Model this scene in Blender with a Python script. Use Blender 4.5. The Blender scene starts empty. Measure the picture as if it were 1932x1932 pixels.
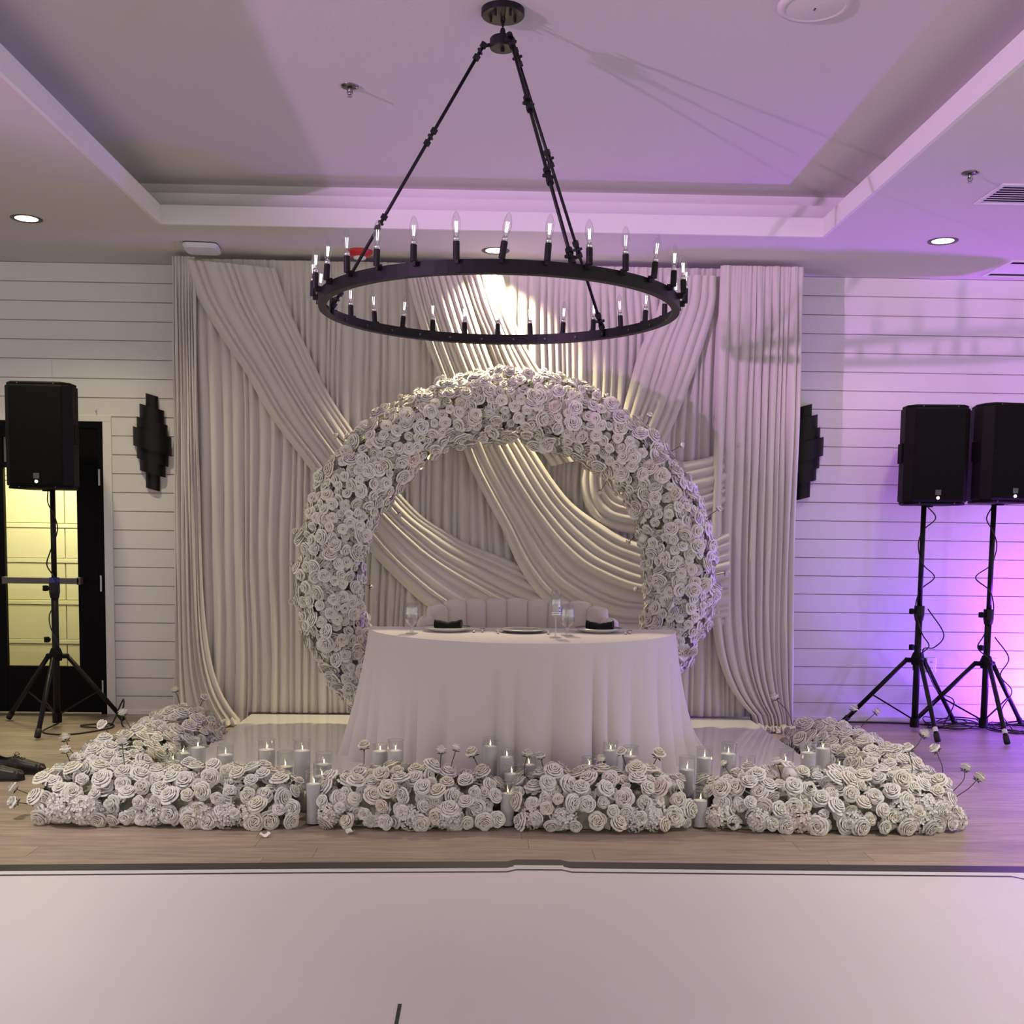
import bpy, bmesh, math, random
from mathutils import Vector, Matrix, noise

S = bpy.context.scene
C = S.collection
R = math.radians
PI = math.pi

# ------------------------------------------------------------------ camera
cd = bpy.data.cameras.new('camera'); cam = bpy.data.objects.new('camera', cd); C.objects.link(cam)
cd.sensor_fit = 'HORIZONTAL'; cd.sensor_width = 36.0; cd.lens = 36.0 * 2100.0 / 1932.0
cd.shift_y = 217.0 / 1932.0
cd.clip_start = 0.05; cd.clip_end = 200
cam.matrix_world = Matrix(((0.99965285, -0.01130821, -0.02379694, 0.0),
                           (-0.02277138, 0.08349507, -0.99624798, 0.0),
                           (0.01325271, 0.99644403, 0.08320858, 1.4),
                           (0, 0, 0, 1)))
S.camera = cam

# ------------------------------------------------------------------ colour management, world
S.view_settings.view_transform = 'Standard'; S.view_settings.look = 'None'
S.view_settings.gamma = 1.0; S.view_settings.use_curve_mapping = False
S.view_settings.exposure = 0.38
try:
    S.cycles.use_denoising = True; S.cycles.denoiser = 'OPENIMAGEDENOISE'
    S.cycles.max_bounces = 8; S.cycles.transparent_max_bounces = 24
    S.cycles.sample_clamp_indirect = 4.0
    S.cycles.caustics_reflective = False; S.cycles.caustics_refractive = False
except Exception: pass
W = bpy.data.worlds.new('hall_ambient'); S.world = W; W.use_nodes = True
W.node_tree.nodes['Background'].inputs[0].default_value = (1.0, 0.975, 0.91, 1)
W.node_tree.nodes['Background'].inputs[1].default_value = 0.88

# ------------------------------------------------------------------ lamps of the hall
def lamp(name, kind, loc, energy, color, target=None, **kw):
    d = bpy.data.lights.new(name, kind); d.energy = energy; d.color = color
    for k, v in kw.items(): setattr(d, k, v)
    o = bpy.data.objects.new(name, d); C.objects.link(o); o.location = loc
    if target is not None:
        o.rotation_euler = (Vector(target) - Vector(loc)).to_track_quat('-Z', 'Y').to_euler()
    return o
WARM = (1.0, 0.90, 0.60)
SOF = 3.34
DOWN = [(-2.92, 7.27), (0.04, 7.84), (2.95, 7.37)]
for i, (x, y) in enumerate(DOWN):
    lamp('downlight_lamp', 'SPOT', (x, y, SOF - 0.02), (60, 235, 28)[i], (WARM, (1.0, 0.87, 0.50), WARM)[i], (x, y, 0),
         spot_size=R((130, 110, 130)[i]), spot_blend=0.75, shadow_soft_size=0.055)
for x, y in ((-2.9, 4.3), (2.95, 4.3), (-2.9, 1.3), (2.95, 1.3)):
    lamp('downlight_lamp', 'SPOT', (x, y, SOF - 0.02), 190, (1.0, 0.94, 0.84), (x, y, 0), spot_size=R(104), spot_blend=0.9, shadow_soft_size=0.055)
# lavender party light on the far left of the hall, washing across to the right
lamp('party_wash_lamp', 'SPOT', (-9.6, -4.3, 1.15), 4100, (0.86, 0.43, 1.0), (2.06, 5.14, 6.35),
     spot_size=R(38), spot_blend=0.30, shadow_soft_size=0.09)
# LED uplights on the floor right of the speakers
lamp('violet_uplight_lamp', 'SPOT', (4.62, 7.95, 0.16), 270, (0.25, 0.05, 1.0), (3.9, 8.4, 0.7), spot_size=R(150), spot_blend=0.9, shadow_soft_size=0.07)
lamp('blue_uplight_lamp', 'SPOT', (4.6, 5.6, 0.3), 48, (0.36, 0.18, 1.0), (2.6, 7.0, 0.8), spot_size=R(140), spot_blend=0.8, shadow_soft_size=0.07)
lamp('pink_uplight_lamp', 'SPOT', (4.62, 7.98, 0.25), 62, (1.0, 0.10, 0.50), (4.0, 8.35, 2.0), spot_size=R(95), spot_blend=0.9, shadow_soft_size=0.07)

# ------------------------------------------------------------------ materials
MATS = {}
def nodes(name):
    m = bpy.data.materials.new(name); m.use_nodes = True
    nt = m.node_tree; b = nt.nodes['Principled BSDF']; MATS[name] = m
    return m, nt, b
def mat(name, col, rough=0.6, metal=0.0, spec=0.5, bump=0.0, bscale=200.0, var=0.0, vscale=6.0, emit=None, es=0.0, sheen=0.0, coat=0.0):
    m, nt, b = nodes(name)
    b.inputs['Base Color'].default_value = (*col, 1); b.inputs['Roughness'].default_value = rough
    b.inputs['Metallic'].default_value = metal; b.inputs['Specular IOR Level'].default_value = spec
    if sheen: b.inputs['Sheen Weight'].default_value = sheen
    if coat: b.inputs['Coat Weight'].default_value = coat
    tc = nt.nodes.new('ShaderNodeTexCoord')
    if var:
        n = nt.nodes.new('ShaderNodeTexNoise'); n.inputs['Scale'].default_value = vscale; n.inputs['Detail'].default_value = 6
        nt.links.new(tc.outputs['Object'], n.inputs['Vector'])
        r = nt.nodes.new('ShaderNodeValToRGB')
        r.color_ramp.elements[0].position = 0.3; r.color_ramp.elements[1].position = 0.7
        r.color_ramp.elements[0].color = (*[c * (1 - var) for c in col], 1)
        r.color_ramp.elements[1].color = (*[min(1, c * (1 + var)) for c in col], 1)
        nt.links.new(n.outputs['Fac'], r.inputs[0]); nt.links.new(r.outputs[0], b.inputs['Base Color'])
    if bump:
        n = nt.nodes.new('ShaderNodeTexNoise'); n.inputs['Scale'].default_value = bscale; n.inputs['Detail'].default_value = 3
        nt.links.new(tc.outputs['Object'], n.inputs['Vector'])
        bp = nt.nodes.new('ShaderNodeBump'); bp.inputs['Strength'].default_value = bump; bp.inputs['Distance'].default_value = 0.002
        nt.links.new(n.outputs['Fac'], bp.inputs['Height']); nt.links.new(bp.outputs[0], b.inputs['Normal'])
    if emit:
        b.inputs['Emission Color'].default_value = (*emit, 1); b.inputs['Emission Strength'].default_value = es
    return m
def wood_mat(name, c1, c2, sx=0.8, sy=14.0):
    m, nt, b = nodes(name)
    tc = nt.nodes.new('ShaderNodeTexCoord'); oi = nt.nodes.new('ShaderNodeObjectInfo')
    ad = nt.nodes.new('ShaderNodeVectorMath'); ad.operation = 'MULTIPLY_ADD'
    cmb = nt.nodes.new('ShaderNodeCombineXYZ')
    nt.links.new(oi.outputs['Random'], cmb.inputs[0]); nt.links.new(oi.outputs['Random'], cmb.inputs[1])
    nt.links.new(cmb.outputs[0], ad.inputs[0]); ad.inputs[1].default_value = (37, 19, 0)
    nt.links.new(tc.outputs['Object'], ad.inputs[2])
    mp = nt.nodes.new('ShaderNodeMapping'); mp.inputs['Scale'].default_value = (sx * 2, sy, 1)
    nt.links.new(ad.outputs[0], mp.inputs[0])
    n = nt.nodes.new('ShaderNodeTexNoise'); n.inputs['Scale'].default_value = 2.2; n.inputs['Detail'].default_value = 9; n.inputs['Roughness'].default_value = 0.65
    nt.links.new(mp.outputs[0], n.inputs['Vector'])
    r = nt.nodes.new('ShaderNodeValToRGB'); r.color_ramp.elements[0].position = 0.33; r.color_ramp.elements[1].position = 0.68
    r.color_ramp.elements[0].color = (*c1, 1); r.color_ramp.elements[1].color = (*c2, 1)
    nt.links.new(n.outputs['Fac'], r.inputs[0])
    hs = nt.nodes.new('ShaderNodeHueSaturation')
    mr = nt.nodes.new('ShaderNodeMapRange'); mr.inputs[3].default_value = 0.84; mr.inputs[4].default_value = 1.14
    nt.links.new(oi.outputs['Random'], mr.inputs[0]); nt.links.new(mr.outputs[0], hs.inputs['Value'])
    nt.links.new(r.outputs[0], hs.inputs['Color']); nt.links.new(hs.outputs[0], b.inputs['Base Color'])
    b.inputs['Roughness'].default_value = 0.42; b.inputs['Specular IOR Level'].default_value = 0.4
    bp = nt.nodes.new('ShaderNodeBump'); bp.inputs['Strength'].default_value = 0.25; bp.inputs['Distance'].default_value = 0.002
    nt.links.new(n.outputs['Fac'], bp.inputs['Height']); nt.links.new(bp.outputs[0], b.inputs['Normal'])
    return m
def glass_mat(name, tint=(1, 1, 1), gloss=0.9, ior=1.45, rough=0.0):
    m = bpy.data.materials.new(name); m.use_nodes = True; nt = m.node_tree; nt.nodes.clear(); MATS[name] = m
    out = nt.nodes.new('ShaderNodeOutputMaterial'); mx = nt.nodes.new('ShaderNodeMixShader')
    tr = nt.nodes.new('ShaderNodeBsdfTransparent'); tr.inputs[0].default_value = (*tint, 1)
    gl = nt.nodes.new('ShaderNodeBsdfGlossy'); gl.inputs['Roughness'].default_value = rough; gl.inputs[0].default_value = (gloss, gloss, gloss, 1)
    fr = nt.nodes.new('ShaderNodeLayerWeight'); fr.inputs[0].default_value = 0.5
    pw_ = nt.nodes.new('ShaderNodeMath'); pw_.operation = 'POWER'; pw_.inputs[1].default_value = 2.6
    mu = nt.nodes.new('ShaderNodeMath'); mu.operation = 'MULTIPLY_ADD'; mu.inputs[1].default_value = 0.75; mu.inputs[2].default_value = ((ior - 1) / (ior + 1)) ** 2
    nt.links.new(fr.outputs['Facing'], pw_.inputs[0]); nt.links.new(pw_.outputs[0], mu.inputs[0])
    nt.links.new(mu.outputs[0], mx.inputs[0]); nt.links.new(tr.outputs[0], mx.inputs[1]); nt.links.new(gl.outputs[0], mx.inputs[2])
    nt.links.new(mx.outputs[0], out.inputs[0]); return m
def petal_mat(name, inner, outer, transl=0.3, hue=0.0):
    """ivory petals: colour runs from the heart of the bloom to its rim (attribute 'rim'), small per-bloom variation"""
    m = bpy.data.materials.new(name); m.use_nodes = True; nt = m.node_tree; nt.nodes.clear(); MATS[name] = m
    out = nt.nodes.new('ShaderNodeOutputMaterial'); mx = nt.nodes.new('ShaderNodeMixShader'); mx.inputs[0].default_value = transl
    df = nt.nodes.new('ShaderNodeBsdfPrincipled'); df.inputs['Roughness'].default_value = 0.75; df.inputs['Specular IOR Level'].default_value = 0.15
    tr = nt.nodes.new('ShaderNodeBsdfTranslucent')
    at = nt.nodes.new('ShaderNodeAttribute'); at.attribute_name = 'rim'
    r = nt.nodes.new('ShaderNodeValToRGB'); r.color_ramp.elements[0].color = (*inner, 1); r.color_ramp.elements[1].color = (*outer, 1)
    r.color_ramp.elements[0].position = 0.05; r.color_ramp.elements[1].position = 0.55
    nt.links.new(at.outputs['Fac'], r.inputs[0])
    oi = nt.nodes.new('ShaderNodeObjectInfo')
    r2 = nt.nodes.new('ShaderNodeValToRGB'); r2.color_ramp.interpolation = 'LINEAR'
    e = r2.color_ramp.elements; e[0].color = (1.0, 0.95, 0.90, 1); e[1].color = (1, 1, 1, 1); e[1].position = 0.5
    e2 = e.new(0.12); e2.color = (0.98, 0.97, 0.88, 1)
    e3 = e.new(0.985); e3.color = (1, 1, 1, 1); e4 = e.new(1.0); e4.color = (1.0, 0.86, 0.82, 1)
    nt.links.new(oi.outputs['Random'], r2.inputs[0])
    mm = nt.nodes.new('ShaderNodeMix'); mm.data_type = 'RGBA'; mm.blend_type = 'MULTIPLY'; mm.inputs[0].default_value = 1
    nt.links.new(r.outputs[0], mm.inputs[6]); nt.links.new(r2.outputs[0], mm.inputs[7])
    nt.links.new(mm.outputs[2], df.inputs['Base Color']); nt.links.new(mm.outputs[2], tr.inputs[0])
    nt.links.new(df.outputs[0], mx.inputs[1]); nt.links.new(tr.outputs[0], mx.inputs[2]); nt.links.new(mx.outputs[0], out.inputs[0]); return m
def fabric_mat(name, col, transl=0.12, rough=0.85, sheen=0.25):
    m, nt, b = nodes(name)
    b.inputs['Base Color'].default_value = (*col, 1); b.inputs['Roughness'].default_value = rough
    b.inputs['Specular IOR Level'].default_value = 0.2; b.inputs['Sheen Weight'].default_value = sheen
    tc = nt.nodes.new('ShaderNodeTexCoord'); n = nt.nodes.new('ShaderNodeTexNoise'); n.inputs['Scale'].default_value = 420; n.inputs['Detail'].default_value = 2
    nt.links.new(tc.outputs['Object'], n.inputs['Vector'])
    bp = nt.nodes.new('ShaderNodeBump'); bp.inputs['Strength'].default_value = 0.12; bp.inputs['Distance'].default_value = 0.001
    nt.links.new(n.outputs['Fac'], bp.inputs['Height']); nt.links.new(bp.outputs[0], b.inputs['Normal'])
    out = [x for x in nt.nodes if x.type == 'OUTPUT_MATERIAL'][0]
    tr = nt.nodes.new('ShaderNodeBsdfTranslucent'); tr.inputs[0].default_value = (*col, 1)
    mx = nt.nodes.new('ShaderNodeMixShader'); mx.inputs[0].default_value = transl
    nt.links.new(b.outputs[0], mx.inputs[1]); nt.links.new(tr.outputs[0], mx.inputs[2]); nt.links.new(mx.outputs[0], out.inputs[0])
    return m

M_wall = mat('white_painted_board', (0.74, 0.72, 0.70), 0.5, bump=0.1, bscale=60)
M_gap = mat('board_joint', (0.42, 0.40, 0.38), 0.9, var=0.1)
M_trim = mat('white_trim_paint', (0.78, 0.76, 0.72), 0.4, bump=0.05)
M_ceil = mat('ceiling_plaster', (0.66, 0.635, 0.615), 0.9, bump=0.35, bscale=140)
M_fascia = mat('tray_fascia_paint', (0.78, 0.76, 0.76), 0.8, bump=0.2, bscale=140)
M_plank = wood_mat('grey_oak_laminate', (0.27, 0.205, 0.155), (0.46, 0.37, 0.29))
M_under = mat('plank_joint', (0.09, 0.07, 0.055), 0.9, var=0.1)
M_vinyl = mat('white_dance_vinyl', (0.74, 0.70, 0.70), 0.38, var=0.025, vscale=1.2, bump=0.15, bscale=30)
M_blackvinyl = mat('black_vinyl_edge', (0.02, 0.018, 0.018), 0.45, var=0.1)
M_acrylic = mat('white_gloss_platform', (0.80, 0.78, 0.75), 0.07, spec=0.6, var=0.01, vscale=2)
M_black = mat('black_metal', (0.009, 0.008, 0.009), 0.42, spec=0.25, metal=0.1, var=0.15, vscale=20)
M_blackplastic = mat('black_plastic', (0.007, 0.007, 0.007), 0.6, spec=0.12, bump=0.3, bscale=300)
M_grille = mat('black_perforated_grille', (0.005, 0.005, 0.005), 0.7, spec=0.08, bump=0.9, bscale=260)
M_doorblack = mat('black_door_frame', (0.004, 0.0035, 0.004), 0.6, spec=0.08, var=0.1)
M_steel = mat('satin_steel', (0.5, 0.5, 0.5), 0.35, metal=0.9, var=0.05)
M_darkchrome = mat('dark_chrome', (0.22, 0.21, 0.22), 0.2, metal=1.0, var=0.02)
M_chrome = mat('chrome', (0.7, 0.68, 0.7), 0.12, metal=1.0, var=0.02)
M_silver = mat('polished_silver', (0.80, 0.78, 0.75), 0.32, metal=1.0, var=0.02)
M_bar = mat('grey_push_bar', (0.13, 0.12, 0.11), 0.5, metal=0.3, var=0.05)
M_drape = fabric_mat('ivory_drape_fabric', (0.70, 0.66, 0.62))
M_cloth = fabric_mat('white_table_linen', (0.74, 0.69, 0.69), transl=0.06)
M_velvet = fabric_mat('cream_velvet', (0.66, 0.60, 0.54), transl=0.0, sheen=0.6)
M_napkin = fabric_mat('black_napkin', (0.008, 0.008, 0.009), transl=0.0, sheen=0.1)
M_china = mat('white_china', (0.78, 0.77, 0.76), 0.12, spec=0.6, var=0.01)
M_glass = glass_mat('clear_glass', (0.96, 0.97, 0.97))
M_crystal = glass_mat('crystal_glass', (0.88, 0.88, 0.89), gloss=1.0, ior=2.0)
M_pane = glass_mat('door_glass', (0.93, 0.95, 0.90), ior=1.35)
M_dark = mat('dark_transom_glass', (0.006, 0.006, 0.012), 0.08, spec=0.8, var=0.1)
M_wax = mat('white_candle_wax', (0.80, 0.78, 0.80), 0.7, bump=0.5, bscale=500, var=0.03, vscale=200)
M_wick = mat('charred_wick', (0.02, 0.02, 0.02), 0.9, var=0.1)
M_flame = mat('candle_flame', (1, 0.8, 0.4), 0.5, emit=(1.0, 0.78, 0.36), es=9.0, var=0.02)
M_filament = mat('led_filament', (1, 0.95, 0.9), 0.5, emit=(1.0, 0.93, 0.86), es=2.6, var=0.02)
M_bulbglass = glass_mat('bulb_glass', (0.93, 0.93, 0.94), ior=1.6)
M_lens = mat('downlight_lens', (1, 0.95, 0.8), 0.5, emit=(1.0, 0.93, 0.68), es=4.5, var=0.02)
M_led = mat('white_status_led', (1, 1, 1), 0.5, emit=(0.9, 0.9, 1.0), es=6.0, var=0.02)
M_whiteplastic = mat('white_plastic', (0.74, 0.73, 0.75), 0.4, var=0.02)
M_red = mat('red_plastic', (0.5, 0.02, 0.02), 0.35, var=0.05)
M_brass = mat('brass_lining', (0.55, 0.38, 0.16), 0.35, metal=0.8, var=0.05)
M_leather = mat('black_leather', (0.012, 0.011, 0.010), 0.38, bump=0.2, bscale=250)
M_sole = mat('black_rubber_sole', (0.01, 0.01, 0.01), 0.7, var=0.1)
M_cable = mat('black_cable', (0.010, 0.009, 0.010), 0.5, var=0.1)
M_petal = petal_mat('ivory_petal', (0.90, 0.85, 0.68), (0.93, 0.915, 0.87), 0.08)
M_petal2 = petal_mat('white_hydrangea_petal', (0.80, 0.80, 0.68), (0.88, 0.87, 0.85), 0.15)
M_leaf = mat('dark_green_leaf', (0.022, 0.045, 0.015), 0.5, var=0.3, vscale=30)
M_stem = mat('green_brown_stem', (0.06, 0.07, 0.03), 0.6, var=0.2, vscale=30)
M_moss = mat('pale_flower_filler', (0.36, 0.35, 0.27), 0.95, bump=1.0, bscale=70, var=0.4, vscale=25)
M_vest = mat('cream_vestibule_paint', (0.62, 0.58, 0.44), 0.7, var=0.03, vscale=3)
M_sticker = mat('white_sticker', (0.7, 0.7, 0.7), 0.6, var=0.05)
M_iron = mat('grey_badge', (0.10, 0.09, 0.09), 0.4, metal=0.4, var=0.1)

# ------------------------------------------------------------------ mesh helpers
class MB:
    def __init__(s): s.v = []; s.f = []; s.rim = []
    def add(s, vs, fs, rim=None):
        o = len(s.v); s.v += [tuple(v) for v in vs]; s.f += [tuple(i + o for i in f) for f in fs]
        s.rim += (rim if rim is not None else [1.0] * len(vs))
    def box(s, x0, x1, y0, y1, z0, z1):
        s.add([(x0, y0, z0), (x1, y0, z0), (x1, y1, z0), (x0, y1, z0), (x0, y0, z1), (x1, y0, z1), (x1, y1, z1), (x0, y1, z1)],
              [(0, 3, 2, 1), (4, 5, 6, 7), (0, 1, 5, 4), (1, 2, 6, 5), (2, 3, 7, 6), (3, 0, 4, 7)])
    def lathe(s, prof, n=24, c=(0, 0, 0), cap=False, M=None):
        vs = []; fs = []
        for r, z in prof:
            for i in range(n):
                a = 2 * PI * i / n; p = Vector((r * math.cos(a), r * math.sin(a), z))
                if M is not None: p = M @ p
                vs.append((p[0] + c[0], p[1] + c[1], p[2] + c[2]))
        for j in range(len(prof) - 1):
            for i in range(n):
                k = (i + 1) % n; fs.append((j * n + i, j * n + k, (j + 1) * n + k, (j + 1) * n + i))
        if cap:
            fs.append(tuple(reversed(range(n)))); fs.append(tuple((len(prof) - 1) * n + i for i in range(n)))
        s.add(vs, fs)
    def tube(s, pts, r, n=8, cap=True):
        pts = [Vector(p) for p in pts]; vs = []; fs = []
        rr = r if isinstance(r, (list, tuple)) else [r] * len(pts)
        up = None
        for i, p in enumerate(pts):
            t = (pts[min(i + 1, len(pts) - 1)] - pts[max(i - 1, 0)])
            if t.length < 1e-9: t = Vector((0, 0, 1))
            t.normalize()
            if up is None: up = t.orthogonal().normalized()
            else:
                up = up - t * up.dot(t)
                up = up.normalized() if up.length > 1e-6 else t.orthogonal().normalized()
            b = t.cross(up)
            for k in range(n):
                a = 2 * PI * k / n; vs.append(p + (up * math.cos(a) + b * math.sin(a)) * rr[i])
        for i in range(len(pts) - 1):
            for k in range(n):
                q = (k + 1) % n; fs.append((i * n + k, i * n + q, (i + 1) * n + q, (i + 1) * n + k))
        if cap:
            fs.append(tuple(reversed(range(n)))); fs.append(tuple((len(pts) - 1) * n + k for k in range(n)))
        s.add(vs, fs)
    def prism(s, poly, z0, z1):
        n = len(poly); s.add([(x, y, z0) for x, y in poly] + [(x, y, z1) for x, y in poly],
              [tuple(reversed(range(n))), tuple(range(n, 2 * n))] + [(i, (i + 1) % n, n + (i + 1) % n, n + i) for i in range(n)])
    def grid(s, nu, nv, fn, rim=None):
        vs = []; rm = []
        for j in range(nv + 1):
            for i in range(nu + 1):
                p = fn(i / nu, j / nv); vs.append(p); rm.append(rim if rim is not None else 1.0)
        s.add(vs, [(j * (nu + 1) + i, j * (nu + 1) + i + 1, (j + 1) * (nu + 1) + i + 1, (j + 1) * (nu + 1) + i) for j in range(nv) for i in range(nu)], rm)
    def mesh(s, name, m, smooth=False, attr=False):
        me = bpy.data.meshes.new(name); me.from_pydata(s.v, [], s.f); me.update()
        if m: me.materials.append(m)
        if attr:
            a = me.attributes.new('rim', 'FLOAT', 'POINT'); a.data.foreach_set('value', s.rim)
        if smooth: me.polygons.foreach_set('use_smooth', [True] * len(me.polygons))
        return me
    def build(s, name, m, parent=None, smooth=False, bevel=0.0, attr=False, **tags):
        o = bpy.data.objects.new(name, s.mesh(name, m, smooth, attr)); C.objects.link(o)
        if parent is not None: o.parent = parent
        if bevel:
            md = o.modifiers.new('bevel', 'BEVEL'); md.width = bevel; md.segments = 2; md.limit_method = 'ANGLE'; md.angle_limit = R(40)
        for k, v in tags.items(): o[k] = v
        return o
def inst(name, me, parent=None, M=None, **tags):
    o = bpy.data.objects.new(name, me); C.objects.link(o)
    if parent is not None: o.parent = parent
    if M is not None: o.matrix_local = M
    for k, v in tags.items(): o[k] = v
    return o
def thing(name, label, cat, loc=(0, 0, 0), rz=0.0, group=None):
    o = bpy.data.objects.new(name, None); C.objects.link(o); o.location = loc; o.rotation_euler = (0, 0, rz); o.empty_display_size = 0.1
    o['label'] = label; o['category'] = cat
    if group: o['group'] = group
    return o
def box(name, b, m, parent=None, bevel=0.0, **tags):
    q = MB(); q.box(*b); return q.build(name, m, parent, bevel=bevel, **tags)
def smooth_path(pts, n):
    """Catmull-Rom through pts, n samples"""
    P = [Vector(p) for p in pts]; P = [P[0] * 2 - P[1]] + P + [P[-1] * 2 - P[-2]]
    out = []; m = len(P) - 3
    for i in range(n + 1):
        t = i / n * m; k = min(int(t), m - 1); u = t - k
        a, b, c, d = P[k:k + 4]
        out.append(0.5 * ((2 * b) + (c - a) * u + (2 * a - 5 * b + 4 * c - d) * u * u + (3 * b - a - 3 * c + d) * u ** 3))
    return out
def trs(p, q=None, s=1.0):
    return Matrix.LocRotScale(Vector(p), q, Vector((s, s, s)) if not isinstance(s, (tuple, Vector)) else Vector(s))

# ------------------------------------------------------------------ the setting
WY0 = 8.42                                       # face of the end wall
fl = box('floor', (-12, 9, -9, 9.9, -0.06, -0.008), M_under, kind='structure')
rnd = random.Random(3)
pw, row, y = 0.155, 0, 4.40
plank_meshes = {}
while y < WY0:
    x = -3.95 - rnd.random() * 1.2
    y1 = min(y + pw, WY0 + 0.01)
    while x < 4.6:
        L = 1.22; q = MB(); key = round(y1 - y, 3)
        if key not in plank_meshes:
            q.box(0.0008, L - 0.0008, 0.0007, key - 0.0007, -0.008, 0); plank_meshes[key] = q.mesh('floor_plank', M_plank)
        inst('floor_plank', plank_meshes[key], fl, trs((x, y, 0))); x += L
    y += pw; row += 1
far = MB(); far.box(-12, 9, -9, 4.40, -0.008, -0.0005); far.build('floor_boarding', M_plank, fl)

wb = box('wall_back', (-12, 9, WY0 + 0.012, WY0 + 0.13, 2.24, SOF + 0.5), M_gap, kind='structure')
box('wall_core', (-2.82, 9, WY0 + 0.012, WY0 + 0.13, 0, 2.24), M_gap, wb)
box('wall_core', (-12, -4.05, WY0 + 0.012, WY0 + 0.13, 0, 2.24), M_gap, wb)
rows = 24; bh = SOF / rows * 1.0
bm_cache = {}
def board(x0, x1, z0, z1):
    k = (round(x1 - x0, 3), round(z1 - z0, 3))
    if k not in bm_cache:
        q = MB(); w, h = k; g = 0.0017; c = 0.0022
        q.add([(0, 0.012, g), (w, 0.012, g), (w, 0.012, h - g), (0, 0.012, h - g), (c / 2, 0, g + c), (w - c / 2, 0, g + c), (w - c / 2, 0, h - g - c), (c / 2, 0, h - g - c)],
              [(4, 5, 6, 7), (0, 1, 5, 4), (1, 2, 6, 5), (2, 3, 7, 6), (3, 0, 4, 7)])
        bm_cache[k] = q.mesh('wall_board', M_wall)
    inst('wall_board', bm_cache[k], wb, trs((x0, WY0, z0)))
rnd = random.Random(8)
for r_ in range(rows):
    z0, z1 = r_ * bh, (r_ + 1) * bh
    zm = (z0 + z1) / 2
    if zm > 2.26: xs = [-5.2, -3.22 if r_ == 18 else -4.6 + 0.6 * rnd.random(), 0.3, 5.6]
    else: xs = [-2.80, 0.3, 5.6] if r_ % 3 else [-2.80, 0.3, 4.4 + rnd.random(), 5.6]
    for a, b in zip(xs[:-1], xs[1:]): board(a, b, z0, z1)
bb = MB(); bb.box(-2.80, 5.6, WY0 - 0.014, WY0, 0, 0.035); bb.build('baseboard_back', M_trim, kind='structure', bevel=0.003)

# ceiling: lower soffit round a raised tray with a hidden cove
TX0, TX1, TY0, TY1, TZ = -2.10, 2.15, -3.5, 7.33, 3.645
q = MB()
for b in ((-12, TX0, -9, WY0 + 0.1), (TX1, 9, -9, WY0 + 0.1), (TX0, TX1, TY1, WY0 + 0.1), (TX0, TX1, -9, TY0)):
    q.box(*b, SOF, SOF + 0.02)
ce = q.build('ceiling', M_ceil, kind='structure')
q = MB(); FH = 0.118; t = 0.02
q.box(TX0 - t, TX0 + 0.003, TY0 - t, TY1 + t, SOF - 0.001, SOF + FH); q.box(TX1 - 0.003, TX1 + t, TY0 - t, TY1 + t, SOF - 0.001, SOF + FH)
q.box(TX0, TX1, TY1 - 0.003, TY1 + t, SOF - 0.001, SOF + FH); q.box(TX0, TX1, TY0 - t, TY0 + 0.003, SOF - 0.001, SOF + FH)
q.build('tray_fascia', M_fascia, ce)
q = MB(); g = 0.19
q.box(TX0 - g - 0.02, TX0 - g, TY0 - g, TY1 + g, SOF + 0.02, TZ); q.box(TX1 + g, TX1 + g + 0.02, TY0 - g, TY1 + g, SOF + 0.02, TZ)
q.box(TX0 - g, TX1 + g, TY1 + g, TY1 + g + 0.02, SOF + 0.02, TZ); q.box(TX0 - g, TX1 + g, TY1 + g - 0.10, TY1 + g, SOF + 0.02, TZ - 0.085)
q.build('tray_side', M_fascia, ce)
box('tray_top', (TX0 - g - 0.02, TX1 + g + 0.02, TY0 - g - 0.02, TY1 + g + 0.02, TZ, TZ + 0.03), M_ceil, ce)

# ------------------------------------------------------------------ glazed black door, casing and the vestibule behind it
DX = -2.855
dr = MB(); dr.box(-4.02, DX, WY0 - 0.005, WY0 + 0.06, 2.14, 2.19); dr.box(DX - 0.045, DX, WY0 - 0.005, WY0 + 0.06, 0, 2.14); dr.box(-4.02, -3.975, WY0 - 0.005, WY0 + 0.06, 0, 2.14)
d1 = dr.build('door_1', M_doorblack, kind='structure', bevel=0.002)
q = MB()
yl0, yl1 = WY0 + 0.004, WY0 + 0.048
q.box(-3.06, DX - 0.047, yl0, yl1, 0.012, 2.145); q.box(-3.72, -3.60, yl0, yl1, 0.012, 2.145); q.box(-3.97, -3.73, yl0, yl1, 0.012, 2.145)
q.box(-3.60, -3.06, yl0, yl1, 0.012, 0.36); q.box(-3.60, -3.06, yl0, yl1, 1.845, 1.885); q.box(-3.60, -3.06, yl0, yl1, 2.07, 2.145)
leaf = q.build('door_leaf', M_doorblack, d1, bevel=0.003)
box('glass_pane', (-3.605, -3.055, WY0 + 0.022, WY0 + 0.028, 0.35, 1.85), M_pane, leaf)
box('upper_pane', (-3.605, -3.055, WY0 + 0.020, WY0 + 0.030, 1.88, 2.075), M_dark, leaf)
q = MB(); q.box(-3.59, -3.03, WY0 - 0.06, WY0 - 0.025, 0.985, 1.03); q.box(-3.05, -3.02, WY0 - 0.06, WY0 + 0.004, 0.98, 1.035); q.box(-3.60, -3.58, WY0 - 0.06, WY0 + 0.004, 0.98, 1.035)
q.build('push_bar', M_bar, leaf, bevel=0.004)
for z in (1.78, 0.99, 0.20):
    q = MB(); q.lathe([(0.008, -0.06), (0.008, 0.06)], 10, (DX - 0.03, WY0 - 0.008, z), cap=True); q.build('hinge', M_steel, d1, smooth=False)
q = MB(); q.box(-4.05, -2.79, WY0 - 0.012, WY0 + 0.012, 2.19, 2.235); q.box(DX, -2.79, WY0 - 0.012, WY0 + 0.012, 0, 2.19)
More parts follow.
